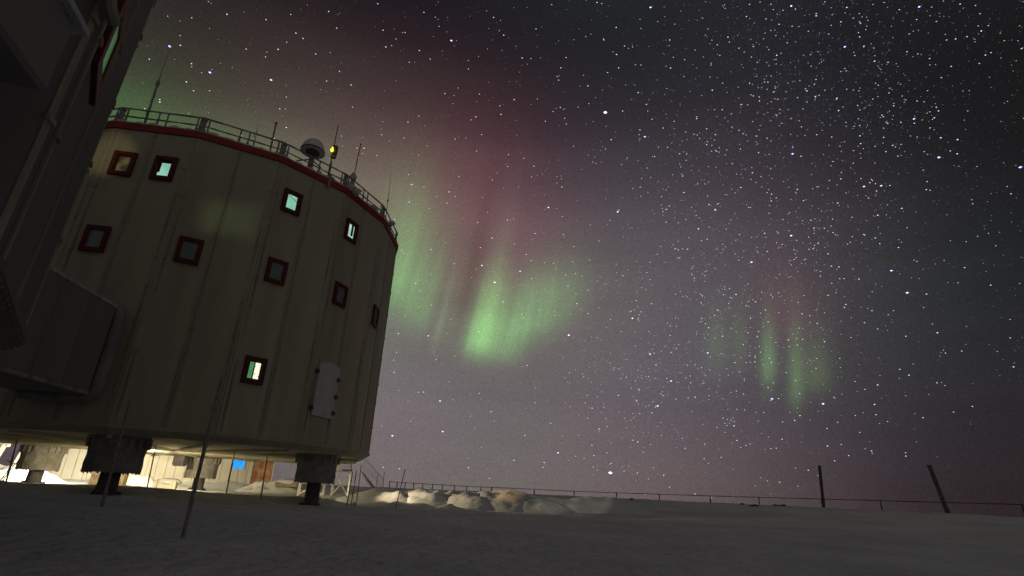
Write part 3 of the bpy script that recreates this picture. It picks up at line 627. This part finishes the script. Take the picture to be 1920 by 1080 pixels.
def bellows(x, r):
    loop = []; rc = .35; w, z0_, z1_ = HW+.05, b0-.05, b1+.06
    for (cx, cz, s0) in ((w-rc, z1_-rc, 0), (-w+rc, z1_-rc, 90), (-w+rc, z0_+rc, 180), (w-rc, z0_+rc, 270)):
        for k in range(5): a = R_(s0+90*k/4); loop.append((cx+rc*math.cos(a), cz+rc*math.sin(a)))
    dense = []
    for k in range(len(loop)):
        (ax, az), (bx_, bz) = loop[k], loop[(k+1) % len(loop)]; L = math.hypot(bx_-ax, bz-az); q = max(1, int(L/.3))
        dense += [(ax+(bx_-ax)*j/q, az+(bz-az)*j/q) for j in range(q)]
    m = MB(); nr = 10; N = len(dense); cc = (0, (z0_+z1_)/2)
    for (py, pz) in dense:
        dr = Vector((0, py-cc[0], pz-cc[1])); dr = Vector((0, max(-1, min(1, dr.y*9/HW/9)), max(-1, min(1, dr.z/1.5)))).normalized()
        rr = r*random.uniform(.9, 1.1)
        for j in range(nr):
            a = 2*math.pi*j/nr; m.v.append(Vector((x+math.cos(a)*r*1.15, py, pz)) + dr*math.sin(a)*rr)
    for k in range(N):
        for j in range(nr):
            A = k*nr+j; B_ = k*nr+(j+1) % nr; C_ = ((k+1) % N)*nr+(j+1) % nr; D_ = ((k+1) % N)*nr+j; m.f.append([A, B_, C_, D_])
    return m.build('bellows', M_BELLOW, B, smooth=True)
random.seed(4)
bellows(.42, .22); bellows(LEN-.22, .2)
MB().bx(.60, .72, -HW+.02, HW-.02, b0+.02, b1-.02).build('end_frame', M_DARK, B)
MB().bx(-.02, .6, -HW+.15, HW-.15, b0+.2, b1-.2).build('throat', M_DARK, B)

# ------------------------------------------------------------------ roof gear
ROOF = ZT+.30
def rod(name, label, cat, base, top_, r0, r1, extra=None, mt=M_STEEL, jit=.2, group=None):
    T = empty(name, (base[0], base[1], ROOF)); tag(T, label, cat, group)
    tz = Vector(top_)-Vector((base[0], base[1], ROOF))
    o = MB().tube((0, 0, 0), tz, r0, r1, n=6, seg=10, jit=jit).build('mast', mt, T)
    if extra: extra(T, tz)
    return T
def exA(T, tz):
    MB().lump(tz*.56, .085, (1, 1, 2.2), n=7).build('coupling', M_STEEL, T)
    MB().tube((0, 0, 0), tz*.55, .06, .045, n=8, seg=8, jit=.25).build('sleeve', M_STEEL, T)
rod('whip_antenna', 'tall thin tapering whip antenna at the left of the tower roof', 'antenna', (-15.68, 18.32), (-15.73, 18.27, 18.85), .035, .010, exA)
rod('rod_antenna', 'short thin rod with a stay rising from the railing left of the stub pipe', 'antenna', (-11.62, 19.50), (-11.65, 19.47, 15.95), .025, .010,
    lambda T, tz: MB().tube((-.0, 0, .1), (-.22, .12, tz.z*.8), .012, n=5).build('stay', M_STEEL, T))
rod('stub_pipe', 'stout stub pipe with frosted cap on the roof railing left of the dome', 'pipe', (-11.05, 19.86), (-11.08, 19.84, 16.36), .045, .035,
    lambda T, tz: MB().lump(tz, .075, (1, 1, .8)).build('cap', M_STEEL, T))
rod('thin_antenna', 'hair-thin antenna at the far right end of the tower roof', 'antenna', (-7.23, 26.18), (-7.30, 26.16, 18.17), .028, .008,
    lambda T, tz: MB().lump(tz*.48, .05, (1, 1, 1.6)).build('coupling', M_STEEL, T))
def exI(T, tz):
    MB().lump((.02, 0, 1.05), .17, (1, 1, 1.35), jit=.3).lump((.0, .02, .72), .13, jit=.3).lump((.12, .1, .45), .12, (1.6, 1, .8), jit=.3).build('ice_lump', M_FROST, T)
    MB().lump(tz, .045).build('tip', M_STEEL, T)
rod('iced_mast', 'mast with a big rime lump halfway up, right of the yellow lamp', 'mast', (-8.28, 22.90), (-8.19, 22.93, 17.67), .030, .022, exI)
def exL(T, tz):
    b = MB().box((.06, .02, 1.83), (.20, .20, .48)).build('lamp_housing', M_SHAFT, T)
    MB().lump((-.02, -.14, 1.74), .085, (1, 1, 1.2), jit=0).lump((-.01, -.14, 1.88), .045, jit=0).build('bulb', G_YEL, b)
    MB().box((.05, .0, 1.45), (.22, .18, .14)).build('junction_box', M_STEEL, T)
    MB().tube((0, 0, 0), (0, 0, 1.2), .07, .05, n=8, seg=6, jit=.3).build('sleeve', M_STEEL, T)
rod('lamp_mast', 'pole carrying a small glowing yellow lamp on the tower roof', 'lamp mast', (-9.04, 21.75), (-9.06, 21.74, 17.84), .035, .022, exL)
# mushroom shaped radome
Dm = empty('radome', (-9.70, 21.02, ROOF)); tag(Dm, 'mushroom shaped white satellite dome on the tower roof edge', 'satellite dome')
prof = [(.54*math.cos(R_(a)), .54*math.sin(R_(a))*1.3) for a in range(0, 90, 12)]+[(.02, .70)]
dm = MB().lathe(prof, 26).build('dome', M_DOME, Dm, smooth=True); dm.location = (0, 0, 1.15)
md = dm.modifiers.new('shell', 'SOLIDIFY'); md.thickness = .03
MB().lathe([(.555, 0), (.57, .03), (.555, .06)], 26, close=False).build('dome_rim', M_SHAFT, dm)
MB().lathe([(.12, -.28), (.30, -.10), (.34, .05), (.20, .20)], 16).build('dish', M_SHAFT, dm)
MB().tube((0, 0, -.2), (0, 0, .95), .13, .10, n=10, seg=6, jit=.15).build('pedestal', M_STEEL, Dm)
MB().tube((0, 0, .75), (-.45, -.35, .42), .035, n=6).tube((0, 0, .75), (.42, .28, .5), .03, n=6).tube((-.45, -.35, .42), (-.5, -.4, .05), .03, n=6).build('brace', M_STEEL, Dm)
# frosted cable gland hanging over the trim
Cg = empty('cable_bundle', (-8.95, 21.62, ZT)); tag(Cg, 'frosted cable bundle hanging over the red roof trim below the yellow lamp', 'cable')
MB().tube((.05, .0, .6), (.12, -.16, .32), .07, n=7, seg=4, jit=.3).tube((.12, -.16, .34), (.10, -.13, -.16), .07, .055, n=7, seg=5, jit=.3).lump((.02, -.15, -.10), .09, jit=.3).build('cable', M_STEEL, Cg)
MB().lump((0, .1, .42), .28, (1.3, 1, .55), jit=.3).build('rime', M_FROST, Cg)
for j, (dx_, dy_) in enumerate(((-.1, 0), (1.2, 1.55), (1.45, 2.1))):
    pass
random.seed(9)
def heap(label, x, y, s):
    m = MB()
    for k in range(7): m.lump((random.uniform(-.4, .4)*s, random.uniform(-.3, .3)*s, random.uniform(.0, .22)*s), random.uniform(.10, .24)*s, (1.2, 1, .8), jit=.3)
    o = m.build('rime_heap', M_FROST); o.location = (x, y, ROOF); tag(o, label, 'rime heap')
heap('rime heap on the roof edge at the foot of the dome pedestal', -9.45, 21.4, .9)
heap('rime heap on the roof edge beside the iced mast', -8.35, 22.60, 1.2)
heap('jagged rime heap on the roof edge near its right end', -7.72, 24.2, 1.1)
heap('small rime heap at the far right corner of the roof', -7.10, 25.9, .9)

# ------------------------------------------------------------------ marker stakes standing in the snow
def stake(label, foot, top_, r, mt=M_BAMBOO, grp='marker stakes in the snow', name='marker_stake', jit=.22, seg=9):
    gz = ground(foot[0], foot[1])
    d = Vector(top_)-Vector((foot[0], foot[1], foot[2]))
    o = MB().tube((0, 0, -.1), d, r, r*.72, n=7, seg=seg, jit=jit).build(name, mt)
    o.location = (foot[0], foot[1], gz); tag(o, label, 'stake', grp)
    return o
random.seed(2)
stake('tallest nearest stake in the dark snow before the tower', (-5.86, 10.85, 0), (-5.86, 10.85, 3.02), .040, jit=.08)
stake('tall stake crossing in front of the big dark leg', (-10.43, 15.08, .05), (-10.5, 15.03, 2.79), .040, jit=.08)
stake('thin dark stake just right of the big dark leg', (-14.08, 22.6, .15), (-14.18, 22.53, 2.21), .026)
stake('knobbly dark stake left of the blue window', (-12.08, 24.98, .2), (-12.1, 24.97, 2.38), .034)
stake('dark stake in front of the orange door edge', (-10.56, 25.05, .2), (-10.63, 25.02, 2.01), .032)
stake('dark stake at the far left beside the glowing post', (-16.47, 18.94, .3), (-16.57, 18.86, 1.77), .030)
stake('left of three dark stakes before the white scaffold', (-7.59, 28.07, .25), (-7.54, 28.08, 1.81), .034)
stake('middle of three dark stakes before the white scaffold', (-7.46, 28.35, .25), (-7.43, 28.36, 1.88), .030)
stake('right, tallest of three dark stakes before the white scaffold', (-7.30, 28.73, .25), (-7.32, 28.72, 2.18), .026)
stake('right of two faint stakes between scaffold and snow banks', (-7.40, 34.98, .5), (-7.43, 34.98, 2.04), .030)
stake('left of two faint stakes between scaffold and snow banks', (-7.69, 34.73, .5), (-7.76, 34.71, 1.81), .022)
stake('leaning thin stake in front of the leftmost snow bank', (-4.92, 26.51, .2), (-4.67, 26.56, 1.93), .026)
stake('short knob of a buried stake in front of the scaffold', (-6.95, 26.9, .25), (-6.94, 26.9, .42), .05)
stake('thin white stake before the pale shed left of its orange door', (-20.6, 44.5, .95), (-20.35, 44.5, 1.98), .022, M_WSTEEL)
stake('thin pale stake against the sky right of the orange door', (-15.65, 41.0, 1.0), (-15.4, 41.1, 2.5), .016, M_WSTEEL)
stake('left of two dark stakes between the two left legs', (-25.55, 34.9, .8), (-25.75, 34.75, 2.5), .045)
stake('right of two dark stakes between the two left legs', (-25.25, 35.2, .8), (-25.5, 35.0, 2.7), .035)
# glowing white posts at the far left, lit by the flood behind the leg
def white_post(label, foot, top_, r, arm):
    T = empty('white_post', (foot[0], foot[1], ground(foot[0], foot[1])-.1)); tag(T, label, 'post')
    d = Vector(top_)-Vector(foot)
    MB().tube((0, 0, 0), d, r, n=8, seg=4, jit=.06).build('post', M_WSTEEL, T)
    if arm:
        MB().box(d*1.0, (.55, .2, .18)).build('head', M_WSTEEL, T)
        MB().box(d*.62+Vector((-.35, -.2, 0)), (.5, .12, .1)).build('arm', M_WSTEEL, T)
white_post('thick glaring white post with a head at the far left edge', (-29.65, 32.45, .8), (-29.3, 32.65, 2.75), .14, True)
white_post('slim glaring white post left of the leftmost leg', (-28.95, 33.1, .8), (-28.7, 33.3, 2.65), .075, False)

# ------------------------------------------------------------------ shed behind
def px(az, D): return Vector((D*math.sin(R_(az)), D*math.cos(R_(az)), 0))
p0 = px(-22.3, 46.5); p1 = px(-39.3, 48.0)
S = empty('shed', (p0.x, p0.y, .75), math.atan2(p1.y-p0.y, p1.x-p0.x)); tag(S, 'pale flood lit shed behind the legs with a blue window and orange door', 'shed')
Ls = (p1-p0).length
# local +x runs to the left along the wall, +y towards ... decide the side away from the camera
away = Vector((-(p1-p0).y, (p1-p0).x, 0)); sgn = 1 if away.dot(p0) > 0 else -1
nb = 24
for k in range(nb):
    w = Ls/nb
    MB().bx(w*k+.012, w*(k+1)-.012, 0, sgn*.1, -.6, 3.9).build('wall_panel', M_SHED, S, bevel=.01)
MB().bx(.02, Ls-.02, sgn*.11, sgn*5, -.6, 3.88).build('shed_body', M_SHED, S)
MB().bx(-.1, Ls+.1, -sgn*.12, sgn*5.1, 3.905, 4.1).build('shed_roof', M_FROST, S)
D_ = MB().bx(.04, 1.42, -sgn*.06, -sgn*.004, -.3, 2.05).build('door', M_DOOR, S, bevel=.02)
MB().bx(-.04, .03, -sgn*.09, -sgn*.005, -.3, 2.12).bx(1.43, 1.51, -sgn*.09, -sgn*.005, -.3, 2.12).bx(-.04, 1.51, -sgn*.09, -sgn*.005, 2.125, 2.2).build('door_frame', M_SHED, D_)
wd = MB().bx(1.98, 2.04, -sgn*.06, -sgn*.004, 1.14, 2.16).bx(2.86, 2.92, -sgn*.06, -sgn*.004, 1.14, 2.16).bx(2.04, 2.86, -sgn*.06, -sgn*.004, 1.14, 1.2).bx(2.04, 2.86, -sgn*.06, -sgn*.004, 2.1, 2.16).build('window', M_SHED, S)
MB().bx(2.05, 2.85, -sgn*.03, -sgn*.006, 1.21, 2.09).build('pane', G_BLUE, wd)

# ------------------------------------------------------------------ flood lamps (fixtures)
for i, (loc, tgt, lab) in enumerate((
    (LAMPS[0][0], LAMPS[0][1], 'floodlight hung nearest to the pale shed wall'),
    (LAMPS[1][0], LAMPS[1][1], 'floodlight under the tower floor behind the leftmost leg'),
    (LAMPS[2][0], LAMPS[2][1], 'floodlight under the tower floor aimed at the white scaffold'),
    (LAMPS[3][0], LAMPS[3][1], 'floodlight under the tower floor aimed at the snow banks'),
    (LAMPS[4][0], LAMPS[4][1], 'floodlight under the tower floor behind the big dark leg'))):
    d = (Vector(tgt)-Vector(loc)).normalized()
    T = empty('floodlight', Vector(loc)-d*.12); tag(T, lab, 'floodlight', 'floodlights under the tower')
    T.rotation_mode = 'QUATERNION'; T.rotation_quaternion = d.to_track_quat('-Z', 'Y')
    MB().box((0, 0, .08), (.30, .22, .10)).build('housing', M_SHAFT, T)
    MB().box((0, 0, .025), (.26, .18, .008)).build('lens', G_LAMP, T)
# ------------------------------------------------------------------ dark box hung beside the inner leg
hb = MB().box((0, 0, 0), (.62, .4, .52))
for k in range(7): hb.lump((-.3+.1*k, 0, -.27), .05, jit=.3)
hb = hb.build('hanging_box', M_SHAFT); hb.location = (-18.55, 32.1, 2.08); tag(hb, 'dark box hung under the tower floor left of the inner leg', 'box')

# ------------------------------------------------------------------ white scaffold with stairs
def scaff(origin, rz, w, dpt, z1, label, lower=True):
    g0 = ground(origin[0], origin[1])
    T = empty('scaffold', (origin[0], origin[1], g0), rz); tag(T, label, 'scaffold', 'white scaffolds')
    H = z1-g0
    for (a, b) in ((-1, -1), (1, -1), (-1, 1), (1, 1)):
        MB().box((a*w/2, b*dpt/2, H/2-.05), (.09, .09, H+.1)).build('post', M_WSTEEL, T)
    for b in (-1, 1):
        rr = math.atan2(H*.9, w); L = math.hypot(w, H*.9)
        MB().box((0, b*(dpt/2+.03), H*.47), (L, .035, .06), Matrix.Rotation(-rr, 3, 'Y')).build('brace', M_WSTEEL, T)
        MB().box((0, b*(dpt/2-.03), H*.47), (L, .035, .06), Matrix.Rotation(rr, 3, 'Y')).build('brace', M_WSTEEL, T)
    MB().bx(-w/2-.08, w/2+.08, -dpt/2-.08, dpt/2+.08, H, H+.16).build('platform', M_WSTEEL, T)
    return T, H
T, H = scaff((-10.35, 36.2), R_(14), .98, .9, 1.98, 'white steel scaffold tower right of the right-hand leg, stair on top')
for k in range(5):
    MB().box((-.02-.03*k, .25+.22*k, H+.32+.20*k), (.96-.07*k, .22, .07)).build('tread', M_WSTEEL, T)
for sx in (-1, 1):
    MB().tube((sx*.52, .1, H+.1), (sx*.32-.1, 1.35, H+1.35), .045, n=6).build('stringer', M_WSTEEL, T)
T, H = scaff((-12.3, 36.6), R_(14), 1.5, .9, 1.6, 'white steel trestle mostly hidden behind the right-hand leg')
MB().tube((-.9, 0, H+.15), (-1.35, .1, H+1.5), .05, n=6).build('strut', M_WSTEEL, T)
# iced staircase running down to the right
G0 = ground(-7.6, 36.5)
St = empty('iced_stairs', (-9.35, 36.9, G0), R_(4)); St.scale.x = .66; tag(St, 'rime covered outdoor stairs running down right of the white scaffold', 'stairs')
random.seed(3)
NS = 12
for k in range(NS):
    xx = .1+.17*k; zz = 1.35-.11*k
    m = MB().box((xx, 0, zz), (.20, .95, .05)); m.lump((xx, -.45, zz+.03), .075, (1.4, 1, .8), n=6, m=4, jit=.35); m.lump((xx, .0, zz+.03), .07, (1.3, 2, .6), n=6, m=4, jit=.3)
    m.build('tread', M_FROST, St)
for s_ in (-1, 1):
    MB().tube((-.1, s_*.5, 1.45), (2.2, s_*.5, .0), .035, n=6, seg=8, jit=.3).build('stringer', M_FROST, St)
    MB().tube((-.1, s_*.5, 2.5), (2.25, s_*.5, 1.0), .015, n=6, seg=10, jit=.4).build('handrail', M_FROST, St)
    MB().tube((-.1, s_*.5, 2.0), (2.25, s_*.5, .55), .010, n=6, seg=10, jit=.4).build('handrail', M_FROST, St)
    for k in range(6):
        xx = .05+.42*k; MB().tube((xx, s_*.5, 1.35-.63*xx-.2), (xx, s_*.5, 2.43-.64*xx), .012, n=6, seg=5, jit=.4).build('baluster', M_FROST, St)

# ------------------------------------------------------------------ clutter in the light under the tower
def at_ground(x, y, dz=0.): return (x, y, ground(x, y)+dz)
# snowed-in crate with uprights
Cr = empty('snowed_crate', at_ground(-19.0, 32.2, -.05), R_(8)); tag(Cr, 'snow covered crate in a drift left of the inner leg', 'crate')
MB().bx(-.45, .45, -.2, .3, 0, .42).build('crate', M_SHED, Cr, bevel=.04)
for s_ in (-1, 1): MB().bx(s_*.5-.09, s_*.5+.09, -.36, -.2, 0, .48).build('upright', M_WSTEEL, Cr, bevel=.03)
MB().lump((0, .1, .42), .55, (1.25, .8, .38), n=14, m=7, jit=.06).build('snow_cap', M_SNOW, Cr, smooth=True)
def drift(label, x, y, rx, ry, h, rz=0., seed=1, sharp=1.0, mt=M_BANK, rough=.10, name='snow_drift', grp='drifts and banks of snow', lean=0.):
    n = 46; V = []; F = []
    g_ = ground(x, y)-.0
    ca, sa = math.cos(rz), math.sin(rz)
    for j in range(n+1):
        for i in range(n+1):
            u = -1+2*i/n; v = -1+2*j/n; r = math.hypot(u - lean*(1-v*v)*.5, v)
            if name == 'snow_bank':
                uu = u - lean*(1-min(1, abs(v)))*.8
                r = (abs(uu)**1.6+abs(v)**1.6)**(1/1.6); b = max(0, 1-r)
                b = min(1., 1.18*b**.72) if b > 0 else 0; b = b-.10*max(0, b-.75)*4
            else:
                b = max(0, 1-r**(2*sharp)); b = b*b*(3-2*b) if sharp < 1.2 else b**.8
            X, Y = u*rx, v*ry; wx, wy = x+X*ca-Y*sa, y+X*sa+Y*ca
            nz_ = noise.noise(Vector((wx*1.3+seed*7, wy*1.3, seed)))*.9+noise.noise(Vector((wx*3.2, wy*3.2, seed+3)))*.28+noise.noise(Vector((wx*9, wy*9, seed+5)))*.05
            zz = ground(wx, wy)-.04+(h*b*(1+1.1*rough*4*nz_) if b > 0 else 0)
            V.append((X, Y, zz))
    for j in range(n):
        for i in range(n):
            A = j*(n+1)+i; F.append([A, A+1, A+n+2, A+n+1])
    me = bpy.data.meshes.new(name); me.from_pydata(V, [], F); me.materials.append(mt)
    me.polygons.foreach_set('use_smooth', [True]*len(F))
    o = bpy.data.objects.new(name, me); COL.objects.link(o); o.location = (x, y, 0); o.rotation_euler.z = rz
    tag(o, label, 'snow bank' if name == 'snow_bank' else 'snow drift', grp)
    return o
drift('low bright drift heaped against the shed wall left of the inner leg', -22.5, 42.5, 6.0, 2.4, .55, seed=2)
drift('glaring drift behind the leftmost leg', -28.0, 32.6, 3.2, 1.8, .72, seed=3)
drift('drift between the two left legs', -25.0, 37.5, 2.6, 1.4, .5, seed=4, rough=.2)
drift('lumpy drift right of the orange door', -15.9, 39.5, 2.8, 1.6, .55, seed=6, rough=.22)
# snow capped box right of the orange door
b_ = MB().bx(-.75, .75, -.4, .4, 0, .28).build('snowy_box', M_WOOD); b_.location = at_ground(-14.6, 38.6, .42); tag(b_, 'low box under a snow cap on the drift right of the orange door', 'box')
MB().lump((0, 0, .3), .8, (1.05, .6, .28), n=14, m=6, jit=.05).build('snow_cap', M_SNOW, b_, smooth=True)
# crates between the left legs
Pc = empty('pallet_crate', at_ground(-21.0, 30.3, 0), R_(20)); tag(Pc, 'wooden crate on a pallet left of the big dark leg shaft', 'crate')
for k in range(4): MB().bx(-.75, .75, -.42, -.38, .12+.15*k, .24+.15*k).build('board', M_WOOD, Pc)
MB().bx(-.74, .74, -.37, .4, .1, .72).build('crate_body', M_WOOD, Pc)
MB().bx(-.8, .8, -.45, .45, 0, .09).build('pallet', M_SHAFT, Pc)
MB().lump((0, 0, .72), .7, (1.15, .6, .25), n=12, m=6, jit=.1).build('snow_cap', M_SNOW, Pc, smooth=True)
# small sledge and trolley beside the leftmost leg
Sl = empty('sledge', at_ground(-24.9, 27.2, 0), R_(12)); tag(Sl, 'low dark sledge on the snow beside the leftmost leg', 'sledge')
for s_ in (-1, 1): MB().bx(-.8, .8, s_*.3-.03, s_*.3+.03, 0.0, .09).tube((-.8, s_*.3, .05), (-1.0, s_*.3, .25), .03, n=6).build('runner', M_SHAFT, Sl)
for k in range(6): MB().bx(-.75+.25*k, -.55+.25*k, -.33, .33, .13, .17).build('slat', M_WOOD, Sl)
Tr = empty('hand_trolley', at_ground(-24.2, 27.5, 0), R_(30)); tag(Tr, 'bent tube trolley leaning by the leftmost leg shaft', 'trolley')
for s_ in (-1, 1): MB().tube((0, s_*.2, 0), (.25, s_*.2, .85), .022, n=6).tube((.25, s_*.2, .85), (-.05, s_*.2, .98), .02, n=6).build('tube_frame', M_SHAFT, Tr)
for k in range(4): MB().tube((.06+.05*k, -.2, .2+.18*k), (.06+.05*k, .2, .2+.18*k), .015, n=5).build('crossbar', M_SHAFT, Tr)
bb = MB().box((0, 0, 0), (.42, .3, .34), Matrix.Rotation(.4, 3, 'Y')).build('speaker_box', M_SHAFT); bb.location = (-29.9, 31.6, 2.75); bb.name = 'tilted_box'; tag(bb, 'small tilted dark box hung under the floor at the far left edge', 'box')
MB().tube((0, 0, .1), (.05, 0, .75), .03, n=6).build('hanger', M_SHAFT, bb)

# ------------------------------------------------------------------ snow banks to the right of the tower
BANKS = [  # label, az, D, rx, ry, h, rot, seed, sharp, lean
 ('leftmost low rounded bank, smooth and softly lit', -10.4, 33.0, 2.6, 1.7, .86, .1, 11, .9, -.1),
 ('second bank from the left, round with a dark gap on its left', -6.9, 32.3, 1.9, 1.6, .98, -.35, 12, 1.2, -.25),
 ('third bank from the left, small and wedge shaped', -4.4, 32.4, 1.5, 1.5, .92, -.4, 13, 1.3, -.3),
 ('fourth bank, broad with a golden left face', -2.0, 31.4, 1.9, 1.7, .94, -.3, 14, 1.3, -.35),
 ('tallest bank, glowing amber at its crest', 1.0, 31.6, 2.3, 1.9, 1.18, -.1, 15, 1.1, -.25),
 ('steep bank with a pale triangular face, right of the amber one', 4.0, 31.2, 1.8, 1.7, .92, .2, 16, 1.6, -.2),
 ('small saddle bank second from the right', 7.0, 33.4, 1.5, 1.4, .66, -.4, 17, 1.3, .0),
 ('rightmost bank, rough and pale greenish', 9.7, 34.2, 2.4, 1.7, .92, -.2, 18, 1.2, .0),
]
for (lab, a, D, rx, ry, h, rz_, sd, shp, ln) in BANKS:
    p = px(a, D); drift(lab, p.x, p.y, rx*1.3, ry*1.2, h*.92, rz_, sd, shp, M_BANK, .07, 'snow_bank', 'snow banks pushed up beside the tower', ln)
p = px(-1.5, 33.4); drift('long low berm of snow joining all the banks together', p.x, p.y, 8.8, 2.1, .70, .05, 31, 1.0, rough=.10)
drift('long low lip of snow in front of the left banks', px(-8, 30).x, px(-8, 30).y, 4.2, .9, .22, -.12, 21, 1.0, rough=.2)
drift('long low lip of snow in front of the amber bank', px(2, 30.2).x, px(2, 30.2).y, 4.6, .8, .18, .05, 22, 1.0, rough=.2)
drift('faint shallow drift fading right of the banks', px(15, 37).x, px(15, 37).y, 3.6, 1.6, .35, .1, 23, 1.0, rough=.15)

# ------------------------------------------------------------------ rail fence along the horizon
def fence(label, pts, name, low_rail, grp):
    T = empty(name, (0, 0, 0)); tag(T, label, 'fence', grp)
    random.seed(14)
    P = []
    for (a, e_top, D, hgt) in pts:
        p = px(a, D); zt = CAM_H + D*math.tan(R_(e_top)); P.append((p, zt, hgt))
    for (p, zt, hgt) in P:
        gz = ground(p.x, p.y)
        r = .055
        MB().tube((p.x, p.y, min(gz-.2, zt-hgt)), (p.x, p.y, zt+.05), r*1.1, r, n=6, seg=6, jit=.3).build('post', M_SHAFT, T)
    for k in range(len(P)-1):
        (a, za, _), (b, zb_, _) = P[k], P[k+1]
        MB().tube((a.x, a.y, za), (b.x, b.y, zb_), .032, n=6, seg=4, jit=.2).build('rail', M_SHAFT, T)
        if low_rail and k >= low_rail:
            MB().tube((a.x, a.y, za-.80), (b.x, b.y, zb_-.80), .036, n=6, seg=4, jit=.2).build('rail', M_SHAFT, T)
    return T
left = [(-11.34, .63), (-10.6, .62), (-9.81, .60), (-8.97, .60), (-8.06, .58), (-7.1, .57), (-6.09, .57), (-4.87, .54), (-3.65, .53), (-2.2, .54), (-1.12, .56)]
fence('distant dark picket rail on the horizon left of the amber snow bank', [(a, e, 66-.4*i, .7) for i, (a, e) in enumerate(left)], 'rail_fence', 0, 'fences on the horizon')
right = [(-1.12, .55, 62.1), (3.2, .56, 62), (7.23, .54, 62), (11.42, .57, 62), (15.54, .62, 61), (20.21, .66, 60), (24.46, .72, 60), (29.54, .78, 59), (33.9, .84, 57), (38.21, .88, 55), (42.78, .93, 53), (47.5, .99, 51), (52.5, 1.05, 50)]
fence('two rail fence running along the horizon to the right edge', [(a, e, D, .95) for (a, e, D) in right], 'rail_fence', 6, 'fences on the horizon')
# two tall posts by the fence
def tall(label, az0, el0, az1, el1, D, r):
    p = px(az0, D); q = px(az1, D); gz = ground(p.x, p.y)
    o = MB().tube((0, 0, -.3), (q.x-p.x, q.y-p.y, CAM_H+D*math.tan(R_(el1))-gz), r, r*.95, n=8, seg=8, jit=.08).build('tall_post', M_SHAFT)
    o.location = (p.x, p.y, gz); tag(o, label, 'post', 'tall posts by the fence')
tall('upright tall dark post at the fence, the left of the two', 29.60, .3, 29.80, 3.6, 57.0, .135)
tall('leaning tall dark post at the fence, the right of the two', 38.3, .1, 37.75, 3.72, 53.0, .15)
# small dark things lying in the snow by the fence
for (lab, a, D, s) in (('small dark lump left of a fence post', 23.0, 50, .13), ('pair of dark lumps low in the snow before the fence', 25.7, 50, .14), ('shallow dark scrap in the snow before the fence', 24.0, 46, .15), ('tiny dark lump before the right end of the snow banks', 12.9, 48, .14)):
    p = px(a, D); m = MB().lump((0, 0, 0), s, (2.2 if 'scrap' in lab else 1.2, 1, .6), jit=.3)
    if 'pair' in lab: m.lump((.75, 0, .02), s*1.1, (1.3, 1, .7), jit=.3); m.tube((0, 0, 0), (.75, 0, .0), .05)
    o = m.build('debris', M_SHAFT); o.location = (p.x, p.y, ground(p.x, p.y)+.04); tag(o, lab, 'debris')
